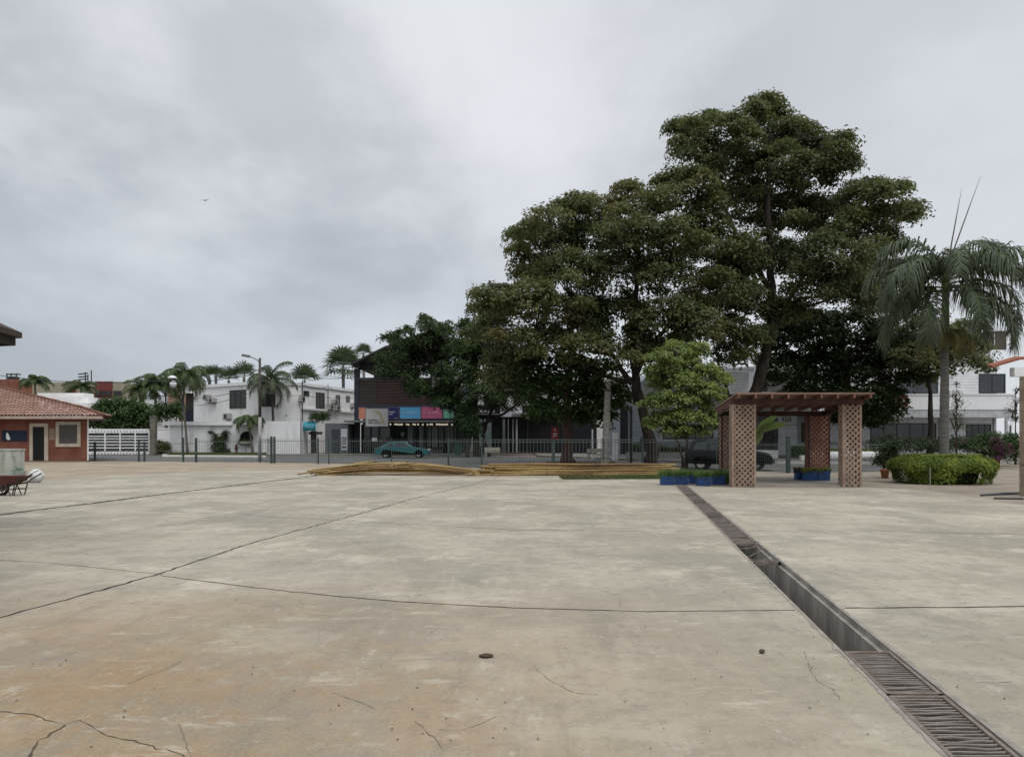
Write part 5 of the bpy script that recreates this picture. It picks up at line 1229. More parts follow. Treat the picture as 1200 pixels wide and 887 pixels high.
for i, (lab, d, b, y0, L, nf, e) in enumerate([
    ('leftmost small palm behind the guardhouse roof', 110, 41, 449, 2.6, 14, (.1, 1.3)),
    ('palm between the white terraces and the beige apartment block', 118, 95, 455, 3.0, 14, (0, 1.2)),
    ('short arching palm above the bushes behind the gate', 88, 128, 477, 2.2, 14, (0, 1.2)),
    ('bushy palm left of the tall palms cluster', 100, 168, 455, 2.9, 16, (-.2, 1.3)),
    ('tallest feathery palm of the cluster by the terrace railing', 100, 182, 450, 3.0, 16, (-.2, 1.35)),
    ('palm at the right of the cluster by the globe lamp', 100, 194, 452, 2.6, 14, (-.2, 1.3))]):
    palm(lab, d, b, [(b, HY + CH * F0 / d), (b + .5, (y0 + 520) / 2), (b, y0)], .2, L, nf, fol_palm2, 60 + i, e=e, droop=2.0, ll=.9, lw=.08, ld=.8)
def fanpalm(label, d, base, y0, r, n, seed, dead=0):
    rng = np.random.default_rng(seed); rt = thing('fan_palm', label, 'palm tree', (gx(base, d), d, 0)); mm = MB()
    h = P3(base, y0, d); mm.tube([(h.x, d, -.03), (h.x + .1, d, h.z * .5), (h.x, d, h.z)], [.26, .2, .2], 8); mm.build('trunk', palmbark, rt, smooth=True)
    Vs, Fs = [], []; o = 0
    for i in range(n):
        ya = 2.39996 * i; t = i / n; el = 1.5 - (1.35 + 1.2 * dead) * t; dr = np.array([math.cos(ya) * math.cos(el), math.sin(ya) * math.cos(el), math.sin(el)])
        c = np.array(h) + dr * r * .5; side = np.cross(dr, [0, 0, 1.0]); side /= np.linalg.norm(side) + 1e-6; up = np.cross(side, dr)
        K = 13
        for k in range(K):
            a = (k / (K - 1) - .5) * 3.6; v = dr * math.cos(a) + side * math.sin(a); w = np.cross(v, up) * r * .036; l = r * .64 * rng.uniform(.85, 1.1)
            p0 = c; p1 = c + v * l * .6; p2 = c + v * l - np.array([0, 0, l * .16])
            Vs += [p0 - w * .3, p0 + w * .3, p1 + w, p1 - w, p2 + w * .2, p2 - w * .2]; Fs += [(o, o + 1, o + 2, o + 3), (o + 3, o + 2, o + 4, o + 5)]; o += 6
        Vs += [np.array(h) - side * .03, np.array(h) + side * .03, c + side * .03, c - side * .03]; Fs.append((o, o + 1, o + 2, o + 3)); o += 4
    npmesh('crown', np.array(Vs), np.array(Fs), fol_palm, rt)
fanpalm('large double fan palm between the white house and dark building', 98, 402, 431, 2.9, 34, 71, .5)
fanpalm('small fan palm half hidden by the dark sloping roof', 112, 426, 416, 1.8, 15, 76)
fanpalm('leftmost fan palm peeking over the white house roof', 112, 245, 443, 2.0, 10, 72)
fanpalm('second fan palm from left over the white house roof', 112, 253, 441, 1.8, 9, 77)
fanpalm('third fan palm peeking over the white house roof', 110, 268, 446, 2.2, 11, 73)
fanpalm('fan palm over the roof just left of the utility pole', 110, 286, 442, 2.4, 12, 74)
fanpalm('wide fan palm over the roof right of the coconut palm', 108, 357, 447, 2.6, 17, 75)

# banana plant
def banana():
    d = 31.0; rt = thing('banana_plant', 'banana plant with broad pale leaves behind the left pergola pillar', 'plant', (gx(882, d), d, 0))
    m = MB(); m.tube([(gx(880, d), d, 0), (gx(882, d), d, .7), (gx(884, d), d, 1.5)], [.09, .075, .04], 10); m.build('stem', mat('banana_stem', (.15, .17, .07), .7), rt, smooth=True)
    lm = foliage('banana_leaf', [(.2, .28, .1), (.24, .31, .12), (.17, .24, .08)], 1, .4)
    for pts, w in (([(884, 510), (890, 500), (900, 494), (912, 486)], .2), ([(884, 512), (893, 502), (905, 499), (921, 497)], .19), ([(884, 522), (889, 514), (894, 508), (895, 505)], .24), ([(884, 512), (876, 500), (868, 492), (862, 490)], .2), ([(884, 520), (880, 528), (874, 532), (868, 534)], .18)):
        c = [P3(x, y, d) for x, y in pts]; n = 10; vs = []
        for i in range(n + 1):
            t = i / n * 3; j = min(int(t), 2); p = c[j].lerp(c[j + 1], t - j); ww = w * math.sin(math.pi * (.06 + .9 * i / n)) ** .6
            vs += [p + Vector((0, -.3 * ww, ww * .9)), p + Vector((0, 0, -.02)), p + Vector((0, .3 * ww, -ww * .9))]
        mm = MB(); mm.add(vs, [(3 * i + k, 3 * i + k + 1, 3 * i + k + 4, 3 * i + k + 3) for i in range(n) for k in range(2)]); mm.build('leaf', lm, rt, smooth=True)
banana()

# ------------------------------------------------------------------ pergola
def pergola():
    df, db = 25.7, 29.6; wood = mat('lattice_wood', (.3, .215, .165), .8, (.22, .15, .115), 2.5, bump=.3, dirt=(.42, .34, .27), dscale=1.5); dkw = mat('dark_wood', (.09, .04, .032), .8, (.055, .028, .024), 3)
    rt = thing('pergola', 'reddish brown wooden pergola on four lattice pillars', 'pergola', (gx(935, 27), 27, 0))
    def pillar(x0, x1, y0, y1, zt, mm, post):
        m = MB(); pw = .07
        for x, y in ((x0, y0), (x1 - pw, y0), (x0, y1 - pw), (x1 - pw, y1 - pw)): m.box(x, x + pw, y, y + pw, 0, zt)
        P = m.build('pillar', post, rt)
        m = MB(); sp = .185; sw = .055
        def lat(u0, u1, fn):   # strips at +-45deg clipped to u0..u1 x 0..zt
            for sg, off in ((1, 0), (-1, .012)):
                k = -zt - (u1 - u0)
                while k < zt + (u1 - u0):
                    # u = u0 + s, z = k + sg*s
                    a, b = 0, u1 - u0
                    if sg > 0: a = max(a, -k + .02); b = min(b, zt - k - .02)
                    else: a = max(a, k - zt + .02); b = min(b, k - .02)
                    if b - a > .02: m.beam(fn(u0 + a, k + sg * a, off), fn(u0 + b, k + sg * b, off), .012, sw, up=fn(0, 0, 1, True))
                    k += sp * 1.0
        lat(x0 + pw, x1 - pw, lambda u, z, o, n=False: Vector((0, 0, 1)) if n else (u, y0 + .012 + o, z))
        lat(x0 + pw, x1 - pw, lambda u, z, o, n=False: Vector((0, 0, 1)) if n else (u, y1 - .024 + o * .8, z))
        lat(y0 + pw, y1 - pw, lambda u, z, o, n=False: Vector((0, 0, 1)) if n else (x0 + .012 + o, u, z))
        lat(y0 + pw, y1 - pw, lambda u, z, o, n=False: Vector((0, 0, 1)) if n else (x1 - .024 + o * .8, u, z))
        m.build('lattice', mm, P)
    zf, zb = 2.77, 2.5
    pillar(gx(858, df), gx(886, df), df, df + .35, zf, wood, wood); pillar(gx(987.5, df), gx(1010, df), df, df + .35, zf, wood, wood)
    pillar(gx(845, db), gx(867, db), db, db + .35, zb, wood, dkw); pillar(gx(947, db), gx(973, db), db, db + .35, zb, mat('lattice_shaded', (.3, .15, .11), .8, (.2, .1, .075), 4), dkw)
    # beams
    m = MB()
    m.beam((gx(856, df), df + .05, zf + .09), (gx(1013, df), df + .05, zf + .09), .09, .18)
    m.beam((gx(843, db), db + .3, zb + .09), (gx(976, db), db + .3, zb + .09), .09, .18)
    m.beam((gx(860, df), df, zf + .1), (gx(846, db), db + .5, zb + .1), .08, .18); m.beam((gx(1008, df), df, zf + .1), (gx(972, db), db + .5, zb + .1), .08, .18)
    m.build('beam', dkw, rt)
    L0 = Vector((gx(859, df) , df - .5, zf + .2)); R0_ = Vector((gx(1016, df), df - .5, zf + .2)); L1 = Vector((gx(846, db), db + .9, zb + .2)); R1 = Vector((gx(981, db), db + .9, zb + .2))
    for i in range(9):
        t = (i + .12) / 8.3; m = MB(); a = L0.lerp(R0_, t); b = L1.lerp(R1, t); m.beam(a + Vector((0, 0, .05)), b + Vector((0, 0, .05)), .06, .12); m.build('rafter', mat('rafter_wood', (.2, .1, .075), .8, (.14, .068, .05), 3), rt)
    m = MB(); up = Vector((0, 0, .115)); th = Vector((0, 0, .05)); N_ = 26
    for i in range(N_):
        a0, a1 = i / N_, (i + .93) / N_
        p = [L0.lerp(L1, a0) + up, R0_.lerp(R1, a0) + up, R0_.lerp(R1, a1) + up, L0.lerp(L1, a1) + up]
        p = [q + Vector((-.02 if k in (0, 3) else .02, 0, .003 * (i % 2))) for k, q in enumerate(p)]
        m.hexa(p + [q + th for q in p])
    m.build('roof_boards', mat('weathered_boards', (.26, .17, .14), .85, (.18, .11, .09), 3, stretch=(.3, 3, 1)), rt)
pergola()

# ------------------------------------------------------------------ crates, pots
blue = mat('blue_plastic', (.02, .065, .2), .45, (.015, .05, .15), 3, dirt=(.06, .08, .14), dscale=3)
def crate_mesh(w=.43, dp=.34, h=.3):
    rt = thing('plastic_crate', 'x', 'crate', (0, 0, 0), 'blue plastic crates of seedlings'); t = .015
    m = MB()
    for (x0, x1, y0, y1) in ((-w / 2, w / 2, -dp / 2, -dp / 2 + t), (-w / 2, w / 2, dp / 2 - t, dp / 2), (-w / 2, -w / 2 + t, -dp / 2 + t, dp / 2 - t), (w / 2 - t, w / 2, -dp / 2 + t, dp / 2 - t)):
        m.box(x0, x1, y0, y1, 0, h)
    m.box(-w / 2 + t, w / 2 - t, -dp / 2 + t, dp / 2 - t, 0, .02); m.build('shell', blue, rt)
    m = MB(); e = .015
    m.box(-w / 2 - e, w / 2 + e, -dp / 2 - e, -dp / 2 - .001, h - .04, h + .005); m.box(-w / 2 - e, w / 2 + e, dp / 2 + .001, dp / 2 + e, h - .04, h + .005)
    m.box(-w / 2 - e, -w / 2 - .001, -dp / 2, dp / 2, h - .04, h + .005); m.box(w / 2 + .001, w / 2 + e, -dp / 2, dp / 2, h - .04, h + .005); m.build('rim', blue, rt)
    m = MB()
    for k in range(6): x = -w / 2 + .02 + k * (w - .05) / 5; m.box(x, x + .012, -dp / 2 - .01, -dp / 2 - .0005, .01, h - .045)
    m.box(-w / 2 + .01, w / 2 - .01, -dp / 2 - .009, -dp / 2 - .0005, .12, .135); m.build('ribs', blue, rt)
    m = MB(); m.box(-.06, .06, -dp / 2 - .004, -dp / 2 - .0005, h - .1, h - .065); m.build('handle_slot', black, rt)
    m = MB(); m.box(-w / 2 + t, w / 2 - t, -dp / 2 + t, dp / 2 - t, .02, h - .05); m.build('soil', mat('potting_soil', (.03, .022, .015), .95), rt)
    return rt
def tuft(name, w, dp, h, m, seed, n, label, loc, cat, lw=.012, group=None):
    rng = np.random.default_rng(seed); P = rng.uniform(-.5, .5, (n, 3)) * (w, dp, 0); hh = h * rng.uniform(.5, 1.1, (n, 1))
    lean = rng.normal(size=(n, 3)) * .28; lean[:, 2] = 1; a = rng.uniform(0, 6.28, n); wd = np.stack([np.cos(a), np.sin(a), np.zeros(n)], 1) * lw * .5
    p1 = P + lean * hh * .6; p2 = P + lean * hh; p2[:, :2] += (lean * hh)[:, :2] * .7
    V = np.stack([P - wd, P + wd, p1 + wd, p1 - wd, p2 + wd * .1, p2 - wd * .1], 1).reshape(-1, 3); o = np.arange(n)[:, None] * 6
    Fc = np.concatenate([o + [0, 1, 2, 3], o + [3, 2, 4, 5]], 0); ob = npmesh(name, V, Fc, m); ob.location = loc
    if label: tag(ob, label, cat, group)
    return ob
cr0 = None; seedm = foliage('seedling_leaves', [(.09, .17, .05), (.14, .22, .07), (.07, .13, .04)], 3)
words = ['leftmost', 'second from left', 'middle', 'fourth from left', 'rightmost']
cb = [(782.5, 568.6), (799, 568.2), (815, 567.2), (825.5, 569.4), (843, 568.2)]
for i, (px, py) in enumerate(cb):
    x, y = G(px, py); loc = (x, y + .17, .006); lab = words[i] + ' blue crate of seedlings in the row of five'
    if cr0 is None: cr0 = crate_mesh(); cr0.location = loc; cr0['label'] = lab; o_ = cr0
    else: o_ = dup(cr0, loc, random.uniform(-.06, .06), lab)
    tuft('seedlings', .5, .36, .3, seedm, 80 + i, 420, 'green seedlings growing in the %s blue crate of five' % words[i], (x, y + .17, .24), 'seedlings', .02, 'seedlings in the blue crates')
for i, (px, py, w) in enumerate([(941, 564.6, 'left'), (951, 565.6, 'middle'), (966, 565.4, 'right')]):
    x, y = G(px, py); dup(cr0, (x, y + .17, .075 if i else .075), random.uniform(-.1, .1), '%s blue crate of flowers between the pergola pillars' % w, (1, 1, 1.15))
    tuft('flower_clump', .46, .34, .22, [foliage('flower_maroon', [(.12, .03, .05), (.05, .07, .03), (.09, .05, .04)], 4), foliage('flower_yellow', [(.2, .22, .04), (.28, .26, .06), (.1, .14, .04)], 4)][0 if i == 0 else 1], 90 + i, 300, '%s flowers in the %s crate between pergola pillars' % (['dark maroon', 'yellow', 'yellow green'][i], w), (x, y + .17, .33), 'flowers', .04)
# loose foliage beside the left pergola pillar and crates behind
x, y = G(856, 567.5); tuft('leafy_weeds', .5, .7, .55, seedm, 99, 420, 'leafy weeds between the crates and the left pergola pillar', (x, y + .3, 0), 'weeds', .03)
def pot(px, py, r, h, label, m):
    x, y = G(px, py); rt = thing('flower_pot', label, 'flower pot', (x, y, 0)); mb = MB(); mb.lathe((x, y, 0), [(r * .62, 0), (r * .9, h * .8), (r * 1.02, h * .82), (r * 1.02, h), (r * .9, h), (r * .86, h * .9), (.02, h * .88)], 20); mb.build('pot', m, rt, smooth=True)
terra = mat('terracotta', (.32, .13, .07), .8, (.24, .1, .06), 3)
pot(1037, 560.5, .19, .38, 'terracotta pot with dark plant left of the round hedge', terra)
pot(1166, 548, .3, .55, 'large terracotta pot under the bougainvillea', mat('terracotta_dull', (.22, .1, .07), .85))
m = MB(); x, y = G(1090, 574); m.tube([(x, y, 0), (x, y, gz(548, y))], .012, 6); single(m, 'thin_stake', mat('stake_grey', (.3, .29, .26), .6), 'thin grey stake standing in front of the round hedge', 'stake')

# ------------------------------------------------------------------ fences
def fence(pts, h, label, posts, pitch, pw=.022, rails=(.15, .9), mesh=False, postw=.07, name='metal_fence', posth=.05):
    """pts plan polyline; posts: list of px for thick posts"""
    P = [Vector(p) for p in pts]; rt = thing(name, label, 'fence', (P[0].x, P[0].y, 0))
    segs = [Fac(P[i], P[i + 1]) for i in range(len(P) - 1)]
    for i, F in enumerate(segs):
        L = (F.B - F.A).length; m = MB(); n = int(L / pitch)
        for k in range(n):
            a = F.A + F.t * (k + .5) * L / n; m.tube([(a.x, a.y, .05), (a.x, a.y, h)], pw / 2, 4)
        for r_ in rails: F.slab(m, F.A, F.B, h * r_ - .015, h * r_ + .015, -.014, .014)
        if mesh:
            for z in np.arange(.12, h, .15): F.slab(m, F.A, F.B, z, z + .006, -.004, .004)
        m.build('picket_panel', fencem, rt)
    for px, w, hh in posts:
        F = next((s for s in segs if (600 + s.A.x / s.A.y * F0) - .1 <= px <= (600 + s.B.x / s.B.y * F0) + .1), segs[-1]); a = F.pt(px); m = MB()
        m.box(a.x - w / 2, a.x + w / 2, a.y - w / 2 - .03, a.y + w / 2 - .03, 0, hh); m.box(a.x - w / 2 - .008, a.x + w / 2 + .008, a.y - w / 2 - .038, a.y + w / 2 - .022, hh, hh + .02); m.build('post', postm, rt)
h = 1.66
fence([G(232, 541.8), G(320, 542.8)], 1.55, 'thin left stretch of green railing before the white garden wall', [(305, .05, 1.6)], .22, .014, (.06, .9))
m = None
fence([G(307, 542.6), G(321.5, 543)], 1.62, 'narrow railing gate with two thick dark posts', [(318.2, .12, 1.72), (321.8, .1, 1.7)], .2, .02, (.08, .94), name='railing_gate')
fence([G(322, 543), G(386, 544), G(460, 545.5), G(526, 547), G(565, 549.5)], 1.6, 'green picket railing in front of the teal car', [(373, .07, 1.62), (385.5, .06, 1.62), (459, .06, 1.62), (525.5, .09, 1.62), (564.5, .1, 1.68)], .17, .02, (.06, .9))
fence([G(565.5, 549.5), G(648, 549), G(752, 549), G(830, 551), G(888, 553.2)], 1.58, 'green picket railing behind the stacked poles and trees', [(648, .1, 1.6), (707, .05, 1.58), (753, .13, 1.66), (830, .07, 1.58)], .19, .022, (.06, .9, .98))
fence([G(886, 553), G(922, 554.4), G(1042, 553.5)], 1.42, 'green wire mesh fence behind the pergola opening', [(923.3, .17, 1.7), (1035, .05, 1.4)], .1, .008, (.04, .93), mesh=True)
fence([G(105, 540.5), G(232, 541.6)], 1.35, 'wire strung between lone posts beside the gate', [(111.5, .12, 1.35), (163, .1, 1.45), (169.5, .1, 1.35), (215, .1, 1.65), (230, .13, 1.62)], 50, .01, (.55, .93))

# poles
def utility_pole():
    d = 54.0; rt = thing('utility_pole', 'tall utility pole with street lamp arm by the white house', 'utility pole', (gx(304.5, d), d, 0))
    dk = mat('pole_dark', (.055, .052, .05), .8, (.09, .085, .08), 3)
    m = MB(); m.tube([(gx(304.5, d), d, 3.1), (gx(304.5, d), d, gz(419.5, d))], [.11, .085], 12); m.build('pole', dk, rt, smooth=True)
    m = MB(); m.tube([(gx(304.5, d), d, 0), (gx(304.5, d), d, 3.1)], [.13, .115], 12); m.build('painted_base', mat('pole_white', (.42, .42, .41), .8, (.25, .25, .24), 2, dirt=(.1, .1, .1), dscale=2), rt, smooth=True)
    m = MB(); m.tube([P3(304, 424, d), P3(300, 421, d - .3), P3(294, 418.5, d - .6), P3(290.5, 417, d - .8)], .03, 8); arm = m.build('arm', dk, rt, smooth=True)
    a = P3(293, 417.8, d - .7); b = P3(283.5, 416.2, d - 1); m = MB(); m.beam(a, b, .24, .14); m.build('lamp_head', mat('lamp_head', (.16, .16, .16), .5), arm)
    m = MB(); m.box(gx(303.6, d), gx(305.4, d), d - .35, d - .12, gz(462, d), gz(454, d)); m.build('meter_box', dk, rt)
utility_pole()
def globe_post():
    d = 66.0; rt = thing('street_lamp', 'street lamp with white mushroom shade beside the thin palm', 'street lamp', (gx(213, d), d, 0))
    m = MB(); m.tube([(gx(213.5, d), d, 0), (gx(213, d), d, gz(452, d)), (gx(209, d), d, gz(446, d)), (gx(203, d), d, gz(443, d))], .045, 8); m.build('post', dark, rt)
    w = mat('lamp_white', (.72, .74, .76), .35); c = P3(202, 443.5, d)
    m = MB(); m.lathe(c, [(.05, .26), (.24, .2), (.37, .07), (.38, 0), (.32, 0)], 16); m.build('shade', w, rt, smooth=True)
    m = MB(); m.lathe(P3(203, 450.5, d), [(.05, -.28), (.18, -.23), (.28, -.04), (.28, .1), (.16, .3), (.05, .34)], 16); m.build('globe', w, rt, smooth=True)
globe_post()
def concrete_pole():
    d = gd(544); rt = thing('concrete_pole', 'pale peeling concrete pole with thin crossarm beside the benches', 'utility pole', (gx(709, d), d, 0))
    m = MB(); rr = random.Random(3); pts = []; rad = []
    for i in range(30):
        t = i / 29; y = 545 + (447 - 545) * t; pts.append(P3(709 + 3.5 * t + rr.uniform(-.35, .35), y, d)); rad.append((.26 - .07 * t) * (1 + rr.uniform(-.09, .09)))
    pts[0].z = 0; m.tube(pts, rad, 9); m.build('shaft', mat('peeling_paint', (.42, .41, .37), .9, (.25, .235, .2), 5, bump=.8, bscale=8, dirt=(.1, .09, .07), dscale=2.5), rt)
    m = MB(); m.tube([P3(689, 442.8, d), P3(735, 442, d)], .035, 6); m.tube([P3(712.5, 449, d), P3(707, 443, d)], .03, 6); m.tube([P3(712.5, 449, d), P3(718, 443, d)], .03, 6)
    m.build('crossarm', mat('arm_grey', (.25, .25, .24), .6), rt)
concrete_pole()
d = 46; m = MB(); m.tube([(gx(739.5, d), d, 0), (gx(739.5, d), d, gz(476, d))], .075, 10); m.box(gx(737.6, d), gx(741, d), d - .1, d + .1, gz(484, d), gz(480, d))
single(m, 'black_post', black, 'slim black metal post in front of the clapboard house', 'post')
d = 56; m = MB(); m.box(gx(718.5, d), gx(724, d), d, d + .35, 0, gz(507, d)); single(m, 'white_post', whitetrim, 'short white square gate post right of the concrete pole', 'post')
d = 58; m = MB(); m.box(gx(693.5, d), gx(695.2, d), d, d + .1, 0, gz(503, d)); single(m, 'thin_white_post', whitetrim, 'thin pale post behind the bench', 'post')
d = 49; F = flat(d)
rt = thing('red_sign', 'red sign board on a post by the straight trunk', 'sign', (gx(650, d), d, 0)); m = MB(); F.rect(m, 646, 654, 500.5, 516, 0, .06); m.build('board', mat('red_board', (.2, .02, .025), .6), rt)
m = MB(); m.box(gx(649.3, d), gx(650.7, d), d + .002, d + .07, 0, gz(499, d)); m.build('post', fencem, rt); m = MB(); F.rect(m, 649.5, 651, 503, 504.3, .062, .07); F.rect(m, 648, 652.5, 508, 508.7, .062, .07); F.rect(m, 648, 652, 510.5, 511, .062, .07); m.build('white_mark', whitetrim, rt)
rt = thing('small_sign', 'small grey sign board left of the straight trunk', 'sign', (gx(661, 51), 51, 0)); F = flat(51); m = MB(); F.rect(m, 658.5, 663.5, 494.5, 503, 0, .05); m.build('board', mat('grey_board', (.22, .25, .24), .6), rt); m = MB(); m.box(gx(658.3, 51), gx(659, 51), 51.002, 51.06, 0, gz(495, 51)); m.build('post', dark, rt)
def bench(px, d, label):
    rt = thing('park_bench', label, 'bench', (gx(px, d), d, 0), 'benches by the trees'); x = gx(px, d); bm = mat('bench_concrete', (.36, .34, .29), .85)
    m = MB(); m.box(x - .65, x + .65, d - .22, d + .2, .42, .5); m.build('seat', bm, rt)
    m = MB(); m.box(x - .65, x + .65, d + .22, d + .28, .55, .85); m.build('backrest', bm, rt)
    for sx in (-.55, .47):
        m = MB(); m.box(x + sx, x + sx + .08, d - .2, d + .18, 0, .42); m.build('leg', bm, rt); m = MB(); m.box(x + sx, x + sx + .08, d + .182, d + .24, .0, .8); m.build('back_post', bm, rt)
bench(698, 57, 'pale bench between the straight trunk and the concrete pole'); bench(577, 64, 'pale bench below the purple flowering tree')
# hydrant
d = 72.6; x = gx(277, d); rt = thing('fire_hydrant', 'dark red fire hydrant in front of the white garden wall', 'fire hydrant', (x, d, .12)); hm = mat('hydrant_red', (.09, .02, .02), .6)
m = MB(); m.lathe((x, d, .12), [(.17, 0), (.17, .06), (.11, .08), (.11, .65), (.15, .67), (.15, .74), (.1, .86), (.04, .93), (.04, .98)], 14); m.build('body', hm, rt, smooth=True)
m = MB(); m.tube([(x - .2, d, .65), (x + .2, d, .65)], .055, 10); m.tube([(x, d - .2, .6), (x, d, .6)], .07, 10); m.build('outlet', hm, rt)
# green bin, potted red
rt = thing('waste_bin', 'green waste bin beside the shopfront right of the teal car', 'bin', (gx(536, 70), 70, 0)); F = flat(70); m = MB(); F.rect(m, 532.5, 540.5, 519, 533, -.6, 0); m.build('body', mat('bin_green', (.02, .12, .08), .6), rt); m = MB(); F.rect(m, 532, 541, 518, 519.2, -.65, .04); m.build('lid', mat('bin_lid', (.02, .09, .06), .6), rt)

# ------------------------------------------------------------------ cars
def car(label, x, y, rot, body, roofp, win, wheels, W, wr, paint, name='parked_car', axle_y=None, zoff=0, lampc=(.5, .5, .5), side_win=None):
    rt = thing(name, label, 'car', (0, 0, 0))
    gl = glassmat('car_glass', (.015, .02, .022), .05)
    m = MB(); o = []
    # body outline with arches
    bottom = []
    for wx in wheels:
        bottom += [(wx + (wr + .07) * math.cos(a), wr + (wr + .07) * math.sin(a)) for a in np.linspace(math.pi + .45, -.45, 12)]
    zb = body[0][1]
    bottom = [(px, max(pz, zb)) for px, pz in bottom]
    outline = bottom + body[::-1] if False else bottom + list(reversed(body))
    n = len(outline); vs = []; 
    for yy, ins in ((-W / 2, 0), (W / 2, 0)): vs += [(px, yy, pz) for px, pz in outline]
    m.add(vs, [tuple(range(n)), tuple(range(2 * n - 1, n - 1, -1))] + [(i, n + i, n + (i + 1) % n, (i + 1) % n) for i in range(n)])
    b = m.build('body', paint, rt, smooth='angle')
    bv = b.modifiers.new('b', 'BEVEL'); bv.width = .07; bv.segments = 3; bv.limit_method = 'ANGLE'; bv.angle_limit = R(40)
    # cabin
    m = MB(); k = len(roofp); wb, wt = W / 2 - .06, W / 2 - .22; zs = [p[1] for p in roofp]; z0, z1 = min(zs), max(zs)
    hw = lambda z: wb + (wt - wb) * (z - z0) / (z1 - z0)
    m.add([(px, -hw(z), z) for px, z in roofp] + [(px, hw(z), z) for px, z in roofp], [tuple(range(k)), tuple(range(2 * k - 1, k - 1, -1))] + [(i, k + i, k + (i + 1) % k, (i + 1) % k) for i in range(k)])
    c = m.build('cabin', paint, rt, smooth='angle'); bv = c.modifiers.new('b', 'BEVEL'); bv.width = .05; bv.segments = 3; bv.limit_method = 'ANGLE'; bv.angle_limit = R(25)
    for sg in (-1, 1):
        for w in win:
            m = MB(); n = len(w); a = [(px, sg * (hw(z) + .002), z) for px, z in w]; bb = [(px, sg * (hw(z) + .014), z) for px, z in w]
            m.add(a + bb, [tuple(range(n)), tuple(range(2 * n - 1, n - 1, -1))] + [(i, (i + 1) % n, n + (i + 1) % n, n + i) for i in range(n)]); m.build('side_window', gl, rt)
    # front and rear glass: slabs along first and last sloping edges
    for (p, q_), nm in (((roofp[0], roofp[1]), 'rear_window'), ((roofp[-1], roofp[-2]), 'windscreen')):
        d_ = Vector((q_[0] - p[0], q_[1] - p[1])); nn = Vector((-d_.y, d_.x)).normalized() * (.012 if nm == 'rear_window' else -.012); m = MB(); vs = []
        for f in (.1, .9):
            px, pz = p[0] + d_.x * f, p[1] + d_.y * f; w_ = hw(pz) - .08; vs += [(px + nn.x, -w_, pz + nn.y), (px + nn.x, w_, pz + nn.y)]
        m.add(vs + [(v[0] - nn.x * .8, v[1], v[2] - nn.y * .8) for v in vs], [(0, 1, 3, 2), (4, 6, 7, 5), (0, 4, 5, 1), (2, 3, 7, 6), (0, 2, 6, 4), (1, 5, 7, 3)]); m.build(nm, gl, rt)
    xf = max(p[0] for p in body); xr = min(p[0] for p in body); bz = body[0][1]
    for sg in (-1, 1):
        for wx in wheels:
            m = MB(); yy = sg * (W / 2 - .11); m.tube([(wx, yy - .09, wr), (wx, yy - .07, wr), (wx, yy + .07, wr), (wx, yy + .09, wr)], [wr * .93, wr, wr, wr * .93], 22); w = m.build('wheel', tyre, rt)
            m = MB(); m.tube([(wx, yy + sg * .075, wr), (wx, yy + sg * .1, wr)], [wr * .64, wr * .6], 16); m.build('rim', rimm, w)
            m = MB(); m.tube([(wx, yy + sg * .1, wr), (wx, yy + sg * .112, wr)], [wr * .16, wr * .12], 8); m.build('hub_cap', dark, w)
        m = MB(); m.box(xf - .12, xf + .01, sg * (W / 2 - .33) - .15, sg * (W / 2 - .33) + .15, bz + .33, bz + .47); m.build('headlight', mat('headlight', (.45, .45, .42), .2), rt)
        m = MB(); m.box(xr - .01, xr + .12, sg * (W / 2 - .3) - .16, sg * (W / 2 - .3) + .16, bz + .4, bz + .54); m.build('tail_light', mat('tail_light', (.25, .015, .015), .3), rt)
    dk = mat('bumper_dark', (.03, .035, .038), .6)
    m = MB(); m.box(xf - .1, xf + .07, -W / 2 + .04, W / 2 - .04, bz + .06, bz + .24); m.build('front_bumper', dk, rt); m = MB(); m.box(xr - .07, xr + .1, -W / 2 + .04, W / 2 - .04, bz + .08, bz + .26); m.build('rear_bumper', dk, rt)
    m = MB(); m.box(xf + .071, xf + .08, -.24, .24, bz + .1, bz + .22); m.build('licence_plate', mat('plate', (.4, .4, .4), .5), rt)
    rt.location = (x, y, zoff); rt.rotation_euler = (0, 0, rot); return rt
teal = mat('teal_paint', (.006, .085, .095), .3, (.008, .095, .105), 2, spec=.5)
d = 62
body = [(-2.2, .3), (-2.24, .55), (-2.2, .78), (-2.0, .86), (-1.4, .9), (0, .9), (1.0, .87), (1.6, .8), (2.1, .66), (2.18, .5), (2.15, .3)]
roofp = [(-1.95, .84), (-1.0, 1.32), (-.6, 1.37), (.15, 1.37), (.95, .86)]
win = [[(-1.5, .92), (-1.05, 1.22), (-.8, 1.27), (-.72, .92)], [(-.66, .92), (-.6, 1.28), (.12, 1.28), (.68, .92)]]
car('teal three door car parked side on before the shopfronts', gx(471, d), d + .9, 0, body, roofp, win, [-1.35, 1.32], 1.66, .3, teal)
navy = mat('black_blue_paint', (.004, .006, .008), .15, (.003, .005, .007), 2, spec=.4)
body = [(-2.1, .34), (-2.15, .6), (-2.12, .95), (-1.9, 1.0), (0, 1.02), (1.05, 1.0), (1.7, .9), (2.1, .75), (2.14, .55), (2.1, .34)]
roofp = [(-2.02, .98), (-1.8, 1.5), (-1.3, 1.64), (.2, 1.62), (1.15, .98)]
win = [[(-1.75, 1.04), (-1.6, 1.4), (-1.0, 1.5), (-1.0, 1.04)], [(-.92, 1.04), (-.92, 1.51), (-.1, 1.51), (-.1, 1.04)], [(-.02, 1.04), (-.02, 1.5), (.2, 1.49), (.85, 1.04)]]
car('dark hatchback parked behind the left pergola pillar', gx(856, 39.2), 39.3, R(-22), body, roofp, win, [-1.35, 1.32], 1.72, .33, navy)
wp = mat('white_paint', (.6, .61, .62), .3, (.55, .56, .57), 2)
